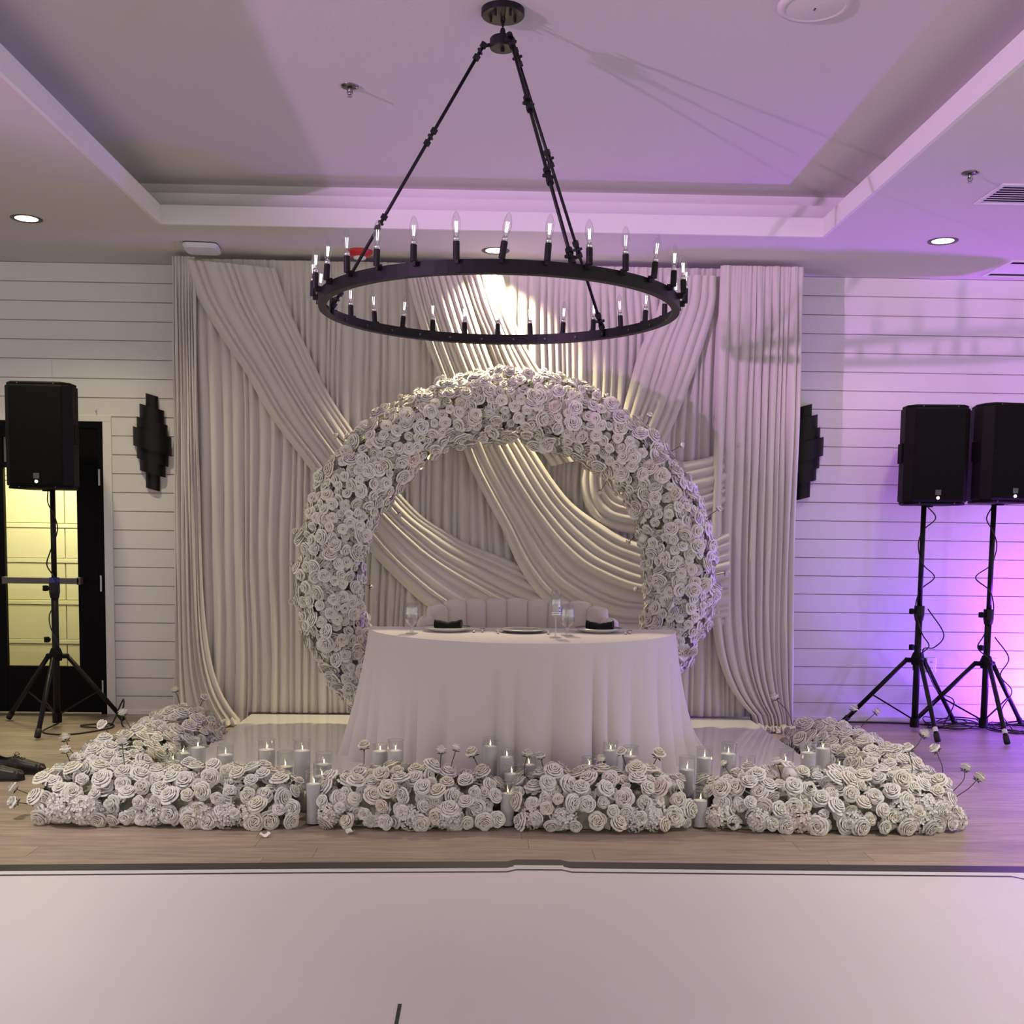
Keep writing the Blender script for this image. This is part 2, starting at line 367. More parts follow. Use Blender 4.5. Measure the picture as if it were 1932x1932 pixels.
q.build('trim_1', M_trim, kind='structure', bevel=0.003)
# vestibule
v = MB(); v.box(-4.6, -2.4, 9.70, 9.82, 0, 2.6); v.box(-2.72, -2.60, WY0 + 0.13, 9.7, 0, 2.6); v.box(-4.6, -4.5, WY0 + 0.13, 9.7, 0, 2.6); v.box(-4.6, -2.4, WY0 + 0.13, 9.82, 2.45, 2.55)
vw = v.build('wall_vestibule', M_vest, kind='structure')
zz = 0.0
for hgt in (0.42, 0.34, 0.36, 0.30, 0.40, 0.5):
    for xx in (-4.4, -3.62):
        q = MB(); q.box(xx + 0.004, xx + (0.776 if xx < -4 else 0.52), 9.675, 9.70, zz + 0.022, zz + hgt - 0.022); q.build('wall_panel', M_vest, vw, bevel=0.004)
    q = MB(); q.box(-4.4, -3.08, 9.668, 9.70, zz + hgt - 0.018, zz + hgt + 0.018); q.build('panel_strip', M_vest, vw, bevel=0.003)
    zz += hgt
for k in range(26):
    for j in range(2):
        q = MB(); q.box(-3.085 + j * 0.19 + 0.003, -3.085 + (j + 1) * 0.19 - 0.003, 9.66, 9.70, k * 0.075 + 0.004, (k + 1) * 0.075 - 0.004); q.build('brick', M_vest, vw)
lamp('vestibule_lamp', 'AREA', (-3.5, 9.05, 2.42), 42, (1.0, 0.92, 0.56), (-3.5, 9.05, 0), shape='RECTANGLE', size=0.6, size_y=0.3)

# ------------------------------------------------------------------ drapery
def pleats(n, seed, wmin=0.55, wmax=1.5):
    r = random.Random(seed); w = [r.uniform(wmin, wmax) for _ in range(n)]; t = sum(w); e = [0]
    for a in w: e.append(e[-1] + a / t)
    d = [r.uniform(0.55, 1.0) * (0.6 + 0.4 * a) for a in w]
    sk = [r.uniform(-0.22, 0.22) for _ in w]
    def f(s):
        s = min(max(s, 0.0), 0.99999)
        lo, hi = 0, n
        while hi - lo > 1:
            m = (lo + hi) // 2
            if e[m] <= s: lo = m
            else: hi = m
        u = (s - e[lo]) / (e[lo + 1] - e[lo]); u = u + sk[lo] * u * (1 - u) * 2
        u = min(max(u, 0), 1)
        return d[lo] * math.sin(PI * u) ** 0.62
    return f
def curtain(name, x0, x1, y, ztop, zbot, n, seed, depth, label, left=None, right=None, pool=0.0, cols=9, flare=0.0, group=None, zbot_fn=None):
    f = pleats(n, seed); g = pleats(int(n * 2.4), seed + 50); q = MB()
    nu = n * cols; nv = 44
    def fn(u, v):
        vz = v ** 1.15
        z = ztop + (zbot - ztop) * vz
        if zbot_fn: z = ztop + (zbot_fn(x0 + (x1 - x0) * u) - ztop) * vz
        a = x0 if left is None else left(z); b = x1 if right is None else right(z)
        drop = ztop - z
        wob = 0.010 * noise.noise(Vector((u * 9, z * 0.9, seed)))
        k = min(1.0, drop / 0.45); k = k * k * (3 - 2 * k)
        top = 1 - min(1.0, drop / 0.35)
        dd = depth * (0.32 + 0.68 * k) * f(u + wob * k) + 0.010 * top * g(u) + 0.006 * (1 - abs(2 * min(1, drop / 0.09) - 1)) * (drop < 0.09)
        dd += 0.012 * noise.noise(Vector((u * 14, z * 1.6, seed + 3)))
        x = a + (b - a) * u + 0.012 * k * noise.noise(Vector((u * 22, z * 1.1, seed + 9)))
        yy = y - dd - flare * max(0, (1.0 - z)) ** 2
        return (x, yy, z)
    q.grid(nu, nv, fn)
    if pool:
        rows_ = 9; vs = []
        for j in range(rows_ + 1):
            t = j / rows_
            for i in range(nu + 1):
                p = fn(i / nu, 1.0)
                nz = noise.noise(Vector((i / nu * 7, t * 2.2, seed))) ; n2 = noise.noise(Vector((i / nu * 16, t * 5, seed + 4)))
                vs.append((p[0] + 0.03 * t * nz, p[1] - pool * math.sin(t * PI / 2) * (0.8 + 0.5 * nz), max(0.006, zbot * (1 - t) + 0.045 * math.sin(t * PI) * (0.6 + n2)) if t > 0 else p[2]))
        q.add(vs, [(j * (nu + 1) + i, j * (nu + 1) + i + 1, (j + 1) * (nu + 1) + i + 1, (j + 1) * (nu + 1) + i) for j in range(rows_) for i in range(nu)])
    o = q.build(name, M_drape, smooth=True, label=label, category='curtain')
    if group: o['group'] = group
    return o
def swag(name, up, lo, y0, n, seed, depth, label, nu=90, cols=12, ydip=0.0, yfn=None):
    U = smooth_path([(p[0], 0, p[1]) for p in up], nu); L = smooth_path([(p[0], 0, p[1]) for p in lo], nu)
    f = pleats(n, seed, 0.5, 1.6); q = MB(); nv = n * cols
    def fn(a, b):
        i = int(round(a * nu)); p, r = U[i], L[i]
        s = b + 0.05 * (noise.noise(Vector((a * 2.3, b * 3, seed))) ) * math.sin(PI * b)
        pt = p.lerp(r, b)
        edge = min(1.0, min(b, 1 - b) / 0.10); edge = math.sqrt(edge)
        dd = (0.012 + depth * f(s)) * (0.35 + 0.65 * edge) + 0.018 * math.sin(PI * b)
        dd += 0.008 * noise.noise(Vector((a * 5, b * 6, seed + 2)))
        yy = (yfn(a) if yfn else y0) - dd - ydip * math.sin(PI * a)
        return (pt[0], yy, pt[2])
    q.grid(nu, nv, fn)
    return q.build(name, M_drape, smooth=True, label=label, category='swag')
CY = 8.08
curtain('backdrop_curtain', -2.185, 2.20, CY, 3.30, 0.085, 74, 5, 0.050,
        'wide rear ivory curtain with fine vertical pleats behind the flower arch', cols=9, zbot_fn=lambda x: 0.01 if x < -1.72 or x > 1.95 else 0.086)
def hleft(z):  return -2.215 - 0.03 * math.exp(-z * 1.2)
def hright(z): return -2.06 + 0.012 * (3.3 - z) + 0.30 * math.exp(-z * 3.6)
curtain('side_curtain', -2.2, -2.05, CY - 0.065, 3.30, 0.03, 8, 11, 0.045, 'narrow ivory curtain panel at the left end of the backdrop, hem trailing on floor',
        left=hleft, right=hright, pool=0.10, cols=14, flare=0.03)
def gleft(z):  return 1.625 - 0.012 * (3.3 - z) + 0.38 * math.exp(-max(0.0, z - 0.09) * 3.3)
def gright(z): return 2.215 + 0.025 * math.exp(-z * 1.5)
curtain('side_curtain', 1.6, 2.2, CY - 0.10, 3.30, 0.03, 11, 23, 0.055, 'ivory curtain panel at the right end of the backdrop, hem pooled on floor',
        left=gleft, right=gright, pool=0.12, cols=14, flare=0.02)

YS = CY - 0.055
swag('draped_swag', [(-1.499, 3.228), (-1.408, 2.96), (-1.286, 2.695), (-1.122, 2.365), (-0.961, 2.123), (-0.753, 1.831), (-0.487, 1.541), (-0.281, 1.408), (-0.113, 1.319), (0.162, 1.216), (0.47, 1.09), (0.894, 0.942)],
     [(-2.141, 3.277), (-2.048, 3.029), (-1.876, 2.743), (-1.718, 2.514), (-1.541, 2.21), (-1.317, 1.916), (-1.054, 1.563), (-0.865, 1.301), (-0.674, 1.095), (-0.418, 0.869), (-0.061, 0.662), (0.557, 0.476)],
     YS, 10, 31, 0.036, 'long ivory swag sweeping from the top left corner down behind the arch')
swag('draped_swag', [(-0.192, 3.2), (-0.111, 2.964), (-0.03, 2.735), (0.078, 2.467), (0.206, 2.18), (0.356, 1.954), (0.484, 1.769), (0.62, 1.616), (0.82, 1.479), (1.055, 1.365), (1.42, 1.312), (1.73, 1.45)],
     [(-0.578, 3.193), (-0.517, 2.957), (-0.441, 2.728), (-0.334, 2.461), (-0.227, 2.173), (-0.138, 1.906), (-0.034, 1.697), (0.102, 1.447), (0.254, 1.134), (0.453, 0.9), (0.898, 0.674), (1.75, 0.761)],
     YS - 0.05, 11, 47, 0.038, 'ivory swag falling from the top centre and fanning right inside the arch')
swag('draped_swag', [(0.099, 3.206), (0.15, 2.995), (0.236, 2.776), (0.332, 2.611), (0.471, 2.417), (0.641, 2.188), (0.835, 1.967)],
     [(-0.192, 3.205), (-0.123, 2.99), (-0.027, 2.771), (0.05, 2.588), (0.155, 2.386), (0.302, 2.108), (0.457, 1.886)],
     YS - 0.005, 7, 53, 0.036, 'short ivory swag beside the bright spot, slanting right behind the arch top')
swag('draped_swag', [(1.602, 3.229), (1.6, 3.053), (1.546, 2.824), (1.406, 2.403), (1.253, 2.043), (1.082, 1.875), (1.109, 1.845), (1.301, 1.912), (1.506, 1.949), (1.699, 2.004)],
     [(1.238, 3.223), (1.181, 2.965), (1.063, 2.694), (0.983, 2.385), (0.916, 2.191), (0.675, 1.888), (0.766, 1.512), (1.188, 1.404), (1.556, 1.519), (1.711, 1.578)],
     YS - 0.02, 7, 61, 0.034, 'ivory swag looping from the top right down behind the arch and back up')

fr = thing('backdrop_frame', 'slim metal pipe frame holding up the ivory backdrop curtains', 'frame', (0, CY + 0.03, 0))
q = MB(); q.tube([(-2.2, 0, 3.285), (2.21, 0, 3.285)], 0.014, 10); q.build('crossbar', M_steel, fr, smooth=True)
for x in (-2.19, 2.20):
    q = MB(); q.tube([(x, 0, 0.02), (x, 0, 3.325)], 0.018, 10); q.build('upright', M_steel, fr, smooth=True)
    q = MB(); q.box(x - 0.2, x + 0.2, -0.0, 0.25, 0, 0.01); q.build('base_plate', M_steel, fr)

# ------------------------------------------------------------------ ring chandelier
RC = (0.045, 4.99); RZ = 2.361; RR = 0.785
ch = thing('ring_chandelier', 'large black ring chandelier with clear candle bulbs hung from the tray ceiling', 'chandelier', (RC[0], RC[1], RZ))
def ringmb(r0, r1, z0, z1, n=96):
    q = MB(); q.lathe([(r1, z0), (r1, z1), (r0, z1), (r0, z0), (r1, z0)], n); return q
ringmb(RR - 0.006, RR, 0, 0.05).build('ring_band', M_black, ch, smooth=False)
ringmb(RR - 0.034, RR - 0.006, 0.0, 0.006).build('ring_flange', M_black, ch)
for k in range(30):
    a = R(90 + 6) + k * 2 * PI / 30
    q = MB(); p = Vector((math.cos(a) * (RR - 0.007), math.sin(a) * (RR - 0.007), 0.026)); d = Vector((-math.cos(a), -math.sin(a), 0))
    q.tube([p, p + d * 0.004], 0.005, 8); q.build('screw', M_iron, ch)
sock = MB(); sock.lathe([(0.0, -0.006), (0.0135, -0.006), (0.0135, 0.058), (0.0, 0.058)], 14); sock.box(-0.007, 0.007, -0.026, 0.0, -0.022, 0.004); SOCK = sock.mesh('candle_socket', M_black)
col = MB(); col.lathe([(0.0, 0.058), (0.0118, 0.058), (0.0118, 0.073), (0.009, 0.080), (0, 0.080)], 14); COLLAR = col.mesh('collar', M_chrome, True)
bul = MB(); bul.lathe([(0.008, 0.079), (0.0125, 0.091), (0.0172, 0.109), (0.0182, 0.123), (0.0160, 0.141), (0.0110, 0.157), (0.0058, 0.167), (0.0005, 0.173)], 16); BULB = bul.mesh('bulb', M_bulbglass, True)
fil = MB()
for dx, dy in ((0.004, 0), (-0.004, 0), (0, 0.004), (0, -0.004)): fil.tube([(dx, dy, 0.094), (dx * 1.5, dy * 1.5, 0.134)], 0.0009, 6)
FIL = fil.mesh('filament', M_filament)
rnd = random.Random(12)
for k in range(30):
    a = PI / 2 + k * 2 * PI / 30; tx, ty = rnd.gauss(0, 0.05), rnd.gauss(0, 0.05)
    if k == 15: ty = 0.16
    if k == 14 + 2: ty = 0.06
    rot = Matrix.Rotation(ty, 4, 'Y') @ Matrix.Rotation(tx, 4, 'X') @ Matrix.Rotation(a - PI / 2 + PI, 4, 'Z') if False else Matrix.Rotation(ty, 4, 'Y') @ Matrix.Rotation(tx, 4, 'X')
    M = Matrix.Translation((math.cos(a) * (RR + 0.022), math.sin(a) * (RR + 0.022), 0.052)) @ rot @ Matrix.Scale(0.94, 4) @ Matrix.Rotation(a - PI / 2, 4, 'Z')
    s = inst('candle_socket', SOCK, ch, M)
    inst('collar', COLLAR, s); inst('bulb', BULB, s); inst('filament', FIL, s)
HUBZ = 3.489 - RZ
q = MB(); q.lathe([(0, -0.02), (0.008, -0.02), (0.008, -0.006), (0.052, -0.006), (0.055, 0), (0.055, 0.034), (0.05, 0.04), (0.012, 0.04), (0.012, 0.07), (0, 0.07)], 28, (0, 0, HUBZ)); q.build('hub', M_black, ch, smooth=False)
q = MB(); q.lathe([(0, 3.618 - RZ), (0.09, 3.618 - RZ), (0.093, 3.622 - RZ), (0.093, TZ - RZ), (0, TZ - RZ)], 36); cn = q.build('canopy', M_black, ch)
for k in range(5):
    a = k * 1.256 + 0.3; q = MB(); q.tube([(0.055 * math.cos(a), 0.055 * math.sin(a), 3.60 - RZ), (0.055 * math.cos(a), 0.055 * math.sin(a), 3.62 - RZ)], 0.006, 8); q.build('cap_nut', M_black, cn)
z = HUBZ + 0.066; k = 0
lk = MB(); lk.tube([(0.009 * math.cos(t * PI / 6), 0, 0.016 * math.sin(t * PI / 6)) for t in range(13)], 0.0028, 6, cap=False); LINK = lk.mesh('chain_link', M_black, True)
while z < 3.61 - RZ:
    inst('chain_link', LINK, ch, Matrix.Translation((0, 0, z)) @ Matrix.Rotation((k % 2) * PI / 2, 4, 'Z')); z += 0.0245; k += 1
def rod(ang, joints):
    a = PI / 2 - R(ang); e = Vector((math.cos(a) * (RR - 0.02), math.sin(a) * (RR - 0.02), 0.05)); s = Vector((math.cos(a) * 0.085, math.sin(a) * 0.085, HUBZ + 0.012))
    q = MB(); q.tube([Vector((math.cos(a) * 0.05, math.sin(a) * 0.05, HUBZ + 0.015)), s], 0.008, 8); q.tube([s, e], 0.0075, 10)
    q.tube([e, e - Vector((0, 0, 0.045))], 0.009, 8)
    o = q.build('suspension_rod', M_black, ch, smooth=True)
    d = (e - s).normalized(); sd = d.cross(Vector((0, 0, 1))).normalized()
    for t in joints:
        c = s.lerp(e, t); q = MB(); q.tube([c - d * 0.040, c - d * 0.018], 0.015, 8); q.tube([c + d * 0.018, c + d * 0.040], 0.015, 8)
        q.tube([c - d * 0.018 + sd * 0.010, c + d * 0.018 + sd * 0.010], 0.004, 6); q.tube([c - d * 0.018 - sd * 0.010, c + d * 0.018 - sd * 0.010], 0.004, 6); q.tube([c - sd * 0.024, c + sd * 0.024], 0.007, 6)
        q.build('rod_joint', M_black, o)
rod(-79, (0.02, 0.34, 0.67, 0.97)); rod(42, (0.02, 0.36, 0.69, 0.97)); rod(159.5, (0.02, 0.32, 0.64, 0.97))

# ------------------------------------------------------------------ things on the ceiling and wall
for i, (x, y) in enumerate(DOWN):
    t = thing('recessed_downlight', ['glowing recessed downlight in the soffit over the black door', 'glowing recessed downlight right above the flower arch', 'glowing recessed downlight in the soffit over the paired loudspeakers'][i], 'downlight', (x, y, SOF))
    q = MB(); q.lathe([(0.068, -0.001), (0.095, -0.004), (0.097, 0.0), (0.097, 0.004)], 32); q.build('trim_ring', M_iron, t, smooth=True)
    q = MB(); q.lathe([(0.069, -0.0015), (0.03, -0.001), (0.0005, -0.001)], 32); q.build('lens', M_lens, t)
def sprinkler(x, y, z, label):
    t = thing('sprinkler_head', label, 'sprinkler', (x, y, z))
    q = MB(); q.lathe([(0.045, 0), (0.043, -0.006), (0.028, -0.012), (0.012, -0.013)], 24); q.build('escutcheon', M_darkchrome, t, smooth=True)
    q = MB(); q.lathe([(0.011, -0.012), (0.011, -0.03), (0.006, -0.034), (0.006, -0.045)], 12); q.tube([(0.010, 0, -0.02), (0.014, 0, -0.035), (0.004, 0, -0.05)], 0.002, 6); q.tube([(-0.010, 0, -0.02), (-0.014, 0, -0.035), (-0.004, 0, -0.05)], 0.002, 6); q.build('frame', M_darkchrome, t, smooth=True)
    q = MB(); q.lathe([(0.0, -0.049), (0.013, -0.049), (0.013, -0.053), (0, -0.053)], 14); q.build('deflector', M_steel, t)
sprinkler(-0.716, 5.85, TZ, 'small chrome sprinkler head in the raised tray ceiling')
sprinkler(2.54, 6.02, SOF, 'small chrome sprinkler head in the soffit beside the air vent')
t = thing('ceiling_speaker', 'round white ceiling speaker at the top right of the tray', 'speaker', (1.36, 4.87, TZ))
q = MB(); q.lathe([(0.155, 0), (0.155, -0.008), (0.130, -0.016), (0.122, -0.012)], 40); q.build('rim', M_ceil, t, smooth=True)
q = MB(); q.lathe([(0.122, -0.012), (0.06, -0.018), (0.0005, -0.02)], 40); gr = q.build('grille', M_ceil, t, smooth=True)
q = MB(); q.box(-0.004, 0.004, -0.010, 0.010, -0.0215, -0.019); q.build('badge', M_iron, gr)
t = thing('access_point', 'square white wireless access point on the ceiling at the curtain corner', 'access point', (-1.97, 7.86, SOF), R(4))
q = MB(); n_ = []
for k in range(32):
    a = 2 * PI * k / 32; c, s_ = math.cos(a), math.sin(a); n_.append((0.118 * abs(c) ** 0.35 * (1 if c > 0 else -1), 0.118 * abs(s_) ** 0.35 * (1 if s_ > 0 else -1)))
q.prism(n_, -0.008, 0); q.build('mount', M_iron, t)
q = MB(); q.prism(n_, -0.03, -0.008); q.prism([(x * 0.93, y * 0.93) for x, y in n_], -0.038, -0.03); q.build('housing', M_whiteplastic, t)
t = thing('fire_strobe', 'red round fire alarm strobe on the soffit left of the chandelier', 'fire alarm', (-0.90, 7.92, SOF))
q = MB(); q.lathe([(0.09, 0), (0.09, -0.012), (0.07, -0.035), (0.045, -0.042)], 28); q.build('base', M_red, t, smooth=True)
q = MB(); q.lathe([(0.045, -0.040), (0.04, -0.055), (0.02, -0.062), (0.0005, -0.063)], 20); q.build('lens', M_whiteplastic, t, smooth=True)
def vent(x0, x1, y0, y1, label, n):
    t = thing('air_vent', label, 'air vent', ((x0 + x1) / 2, (y0 + y1) / 2, SOF)); w, l = (x1 - x0) / 2, (y1 - y0) / 2; f = 0.025
    q = MB(); q.box(-w, w, -l, -l + f, -0.008, 0); q.box(-w, w, l - f, l, -0.008, 0); q.box(-w, -w + f, -l + f, l - f, -0.008, 0); q.box(w - f, w, -l + f, l - f, -0.008, 0); q.build('frame', M_whiteplastic, t, bevel=0.002)
    q = MB(); q.box(-w + f, w - f, -l + f, l - f, -0.001, 0.0); q.build('backing', M_doorblack, t)
    for k in range(n):
        yy = -l + f + (k + 0.5) * (2 * l - 2 * f) / n; h = (l - f) / n * 0.75
        q = MB(); q.add([(-w + f, yy - h, -0.007), (w - f, yy - h, -0.007), (w - f, yy + h, -0.002), (-w + f, yy + h, -0.002), (-w + f, yy - h, -0.006), (w - f, yy - h, -0.006), (w - f, yy + h, -0.001), (-w + f, yy + h, -0.001)],
              [(0, 1, 2, 3), (7, 6, 5, 4), (0, 4, 5, 1), (1, 5, 6, 2), (2, 6, 7, 3), (3, 7, 4, 0)]); q.build('louvre', M_whiteplastic, t)
vent(2.79, 3.35, 6.18, 6.55, 'louvred white air vent in the soffit near the sprinkler', 8)
vent(3.62, 4.25, 7.83, 8.30, 'flush white ceiling vent over the right loudspeaker by the wall', 1)
def sconce(x, z, label, flip=1):
    t = thing('wall_sconce', label, 'wall lamp', (x, WY0, z)); M_ = M_black
    q = MB(); q.box(-0.04, 0.04, -0.012, 0, -0.30, 0.30); q.build('backplate', M_, t)
    tiers = [(0.315, 0.045, 0.11), (0.215, 0.090, 0.13), (0.125, 0.113, 0.11), (0.03, 0.140, 0.14), (-0.065, 0.115, 0.12), (-0.15, 0.094, 0.12), (-0.26, 0.052, 0.13)]
    for i, (zc, r, hh) in enumerate(tiers):
        q = MB(); n = 18; dep = 0.55 + 0.12 * (i % 2)
        def fn(u, v, off=0.0):
            a = PI * u; xx = r * math.cos(a); tilt = -0.28 * flip * xx
            return (xx, -0.004 - (r - off) * dep * math.sin(a) - 0.01, zc + (v - 0.5) * hh + tilt)
        q.grid(n, 2, lambda u, v: fn(u, v)); b_ = q.build('band', M_, t, smooth=True)
        q = MB(); q.grid(n, 2, lambda u, v: tuple(Vector(fn(1 - u, v, 0.004)) + Vector((0, 0.002, 0)))); q.build('gilt_lining', M_brass, b_, smooth=True)
sconce(-2.487, 2.02, 'black tiered metal wall sconce beside the door, left of the drapes', 1)
sconce(2.385, 2.02, 'black tiered metal wall sconce at the right edge of the drapes', -1)
t = thing('wall_hook', 'tiny clear plastic hook on the boards above the door corner', 'hook', (-2.90, WY0, 2.29))
q = MB(); q.box(-0.009, 0.009, -0.003, 0, -0.02, 0.04); q.build('plate', M_whiteplastic, t, bevel=0.001)
q = MB(); q.tube(smooth_path([(0, -0.003, 0.01), (0, -0.008, -0.02), (0, -0.022, -0.028), (0, -0.026, -0.008)], 10), 0.004, 8); q.build('prong', M_whiteplastic, t, smooth=True)
def outlet(x, z, label, style):
    t = thing('wall_outlet', label, 'outlet', (x, WY0, z))
    q = MB(); q.box(-0.036, 0.036, -0.007, 0, -0.058, 0.058); pl = q.build('cover', M_whiteplastic, t, bevel=0.003)
    for s_ in (1, -1):
        q = MB(); q.lathe([(0.017, -0.002), (0.016, 0.0), (0.0005, 0.0)], 18, (0, -0.008, s_ * 0.022), M=Matrix.Rotation(PI / 2, 4, 'X')); q.build('socket', M_whiteplastic, t)
        for dx in (-0.006, 0.006):
            q = MB(); q.box(dx - 0.0012, dx + 0.0012, -0.0095, -0.0079, s_ * 0.022 - 0.004, s_ * 0.022 + 0.006); q.build('slot', M_doorblack, t)
outlet(3.425, 0.44, 'white wall outlet between the two right loudspeaker stands', 0)
outlet(3.90, 0.44, 'white wall outlet behind the rightmost loudspeaker stand', 0)

# ------------------------------------------------------------------ loudspeakers and tripod stands
def loudspeaker(x, y, z, rz, label, H=0.70, tilt=0.0):
    t = thing('loudspeaker', label, 'loudspeaker', (x, y, z), rz)
    w, d = 0.225, 0.185
    plan = [(-w + 0.05, -d), (w - 0.05, -d), (w, -d + 0.07), (w, 0.0), (w - 0.07, d), (-w + 0.07, d), (-w, 0.0), (-w, -d + 0.07)]
    q = MB(); q.prism(plan, 0.02, H - 0.02); q.prism([(a * 0.96, b * 0.96) for a, b in plan], 0.0, 0.02); q.prism([(a * 0.96, b * 0.96) for a, b in plan], H - 0.02, H)
    cb = q.build('cabinet', M_blackplastic, t, bevel=0.008)
    q = MB(); q.add([(-w + 0.055, -d - 0.006, 0.035), (w - 0.055, -d - 0.006, 0.035), (w - 0.055, -d - 0.006, H - 0.035), (-w + 0.055, -d - 0.006, H - 0.035), (-w + 0.048, -d + 0.002, 0.028), (w - 0.048, -d + 0.002, 0.028), (w - 0.048, -d + 0.002, H - 0.028), (-w + 0.048, -d + 0.002, H - 0.028)],
          [(0, 1, 2, 3), (0, 4, 5, 1), (1, 5, 6, 2), (2, 6, 7, 3), (3, 7, 4, 0)]); q.build('grille', M_grille, t)
    q = MB(); q.box(-0.020, 0.020, -d - 0.010, -d - 0.005, 0.068, 0.105); bd = q.build('badge', M_iron, t, bevel=0.002)
    q = MB(); q.tube([(0, -d - 0.006, 0.048), (0, -d - 0.010, 0.048)], 0.010, 12); q.build('status_light', M_led, t)
    for s_ in (-1, 1):
        q = MB(); q.box(s_ * w - 0.012, s_ * w + 0.003, -0.09, 0.0, H * 0.42, H * 0.62); q.build('handle_recess', M_doorblack, t, bevel=0.004)
        for zz in (0.012, H - 0.012):
            q = MB(); q.tube([(s_ * 0.12, -d * 0.96 - 0.001, zz), (s_ * 0.12, -d * 0.96 + 0.004, zz)], 0.005, 8); q.build('screw', M_iron, t)
    q = MB(); q.lathe([(0.03, -0.012), (0.03, 0.0), (0, 0.0)], 16); q.build('pole_cup', M_blackplastic, t)
    return t
def stand(x, y, top, feet, collar_z, label, blue=False, pole_bottom=0.06, yoke=0.55, knob_z=0.62):
    t = thing('speaker_stand', label, 'speaker stand', (x, y, 0))
    q = MB(); q.tube([(0, 0, pole_bottom), (0, 0, collar_z)], 0.024, 14); q.build('lower_tube', M_black, t, smooth=True)
    q = MB(); q.tube([(0, 0, collar_z), (0, 0, top)], 0.0185, 14); q.build('upper_tube', M_black, t, smooth=True)
    q = MB(); q.lathe([(0.0, collar_z - 0.09), (0.028, collar_z - 0.09), (0.036, collar_z - 0.05), (0.036, collar_z + 0.02), (0.0, collar_z + 0.02)], 16); cl = q.build('collar', M_black, t)
    q = MB(); q.tube([(-0.03, -0.01, collar_z - 0.02), (-0.055, -0.01, collar_z - 0.02)], 0.012, 8); q.lathe([(0, -0.022), (0.020, -0.018), (0.020, 0.018), (0, 0.022)], 12, (-0.058, -0.01, collar_z - 0.02)); q.build('clamp_knob', M_blackplastic, cl)
    q = MB(); q.lathe([(0.0, yoke - 0.03), (0.04, yoke - 0.03), (0.045, yoke + 0.02), (0.03, yoke + 0.06), (0.0, yoke + 0.06)], 16)
    for fx, fy in feet:
        d = Vector((fx - x, fy - y, 0)).normalized(); q.tube([(0, 0, yoke), tuple(d * 0.085 + Vector((0, 0, yoke)))], 0.018, 8)
    yk = q.build('leg_yoke', M_blackplastic, t)
    q = MB(); q.tube([(-0.03, -0.02, knob_z), (-0.05, -0.02, knob_z)], 0.012, 8); q.lathe([(0, -0.022), (0.019, -0.018), (0.019, 0.018), (0, 0.022)], 12, (-0.053, -0.02, knob_z)); q.build('lock_knob', M_blackplastic, t)
    q = MB(); q.lathe([(0, pole_bottom - 0.03), (0.032, pole_bottom - 0.03), (0.032, pole_bottom + 0.04), (0, pole_bottom + 0.04)], 14); q.build('foot_bracket', M_blackplastic, t)
    for i, (fx, fy) in enumerate(feet):
        f = Vector((fx - x, fy - y, 0.022)); d = Vector((f.x, f.y, 0)).normalized(); s0 = d * 0.075 + Vector((0, 0, yoke))
        q = MB(); q.tube([s0, f], 0.0165, 12); lg = q.build('leg', M_black, t, smooth=True)
        u = (f - s0).normalized()
        q = MB(); q.tube([f - u * 0.05, f + u * 0.004], 0.021, 10); q.build('rubber_foot', M_sole, lg, smooth=True)
        mid = s0.lerp(f, 0.55); q = MB(); q.tube([mid, (d.x * 0.02, d.y * 0.02, pole_bottom + 0.03)], 0.006, 6); q.build('brace', M_black, t)
        if blue == 'sticker' and i == 1:
            c = s0.lerp(f, 0.87); q = MB(); q.tube([c - u * 0.018, c + u * 0.018], 0.0172, 12, cap=False); q.build('sticker', M_sticker, lg)
    if blue == 'tape':
        q = MB(); q.lathe([(0.034, collar_z + 0.02), (0.034, collar_z + 0.055)], 16); q.build('blue_tape', mat('blue_tape', (0.03, 0.02, 0.25), 0.5, var=0.1), cl)
    return t
def cable(name, pts, label, r=0.0045, group=None):
    q = MB(); q.tube(smooth_path(pts, len(pts) * 9), r, 6); o = q.build(name, M_cable, smooth=True, label=label, category='cable')
    return o
def pole_cable(x, y, zt, zb, seed, amp=0.05):
    r = random.Random(seed); pts = []; n = 14
    for i in range(n + 1):
        t = i / n; a = t * 17 + seed; rr = 0.030 + (amp * r.random() if i in (1, 6, 10, 12) else 0.0)
        pts.append((x + rr * math.cos(a), y - 0.005 + 0.030 * math.sin(a) - 0.002, zt + (zb - zt) * t))
    return pts
LS = (-3.02, 7.86); R1 = (3.15, 8.0); R2 = (3.66, 8.0)
stand(LS[0], LS[1], 1.68, [(-3.46, 8.10), (-2.96, 7.36), (-2.62, 8.06)], 1.0, 'black tripod speaker stand in front of the glazed door', blue='tape', yoke=0.50)
loudspeaker(LS[0] - 0.04, LS[1], 1.665, R(2), 'black loudspeaker on the single stand by the glazed door', 0.72)
stand(R1[0], R1[1], 1.66, [(2.72, 8.28), (3.12, 7.50), (3.56, 8.26)], 0.90, 'black tripod speaker stand nearer the drapes on the right', blue='sticker', yoke=0.52)
loudspeaker(R1[0] + 0.035, R1[1], 1.645, R(-4), 'black loudspeaker nearer the drapes, left of the right pair', 0.70)
stand(R2[0], R2[1], 1.66, [(3.22, 8.22), (3.58, 7.45), (4.06, 8.24)], 0.88, 'black tripod speaker stand nearest the right edge', blue='sticker', yoke=0.50)
loudspeaker(R2[0] + 0.04, R2[1], 1.665, R(6), 'black loudspeaker cut by the right edge of the picture', 0.70)
cable('speaker_cable', pole_cable(LS[0], LS[1], 1.66, 0.45, 3), 'black cable wound round the left loudspeaker pole')
cable('speaker_cable', pole_cable(R1[0], R1[1], 1.64, 0.45, 5, 0.09), 'black cable wound round the pole nearer the drapes')
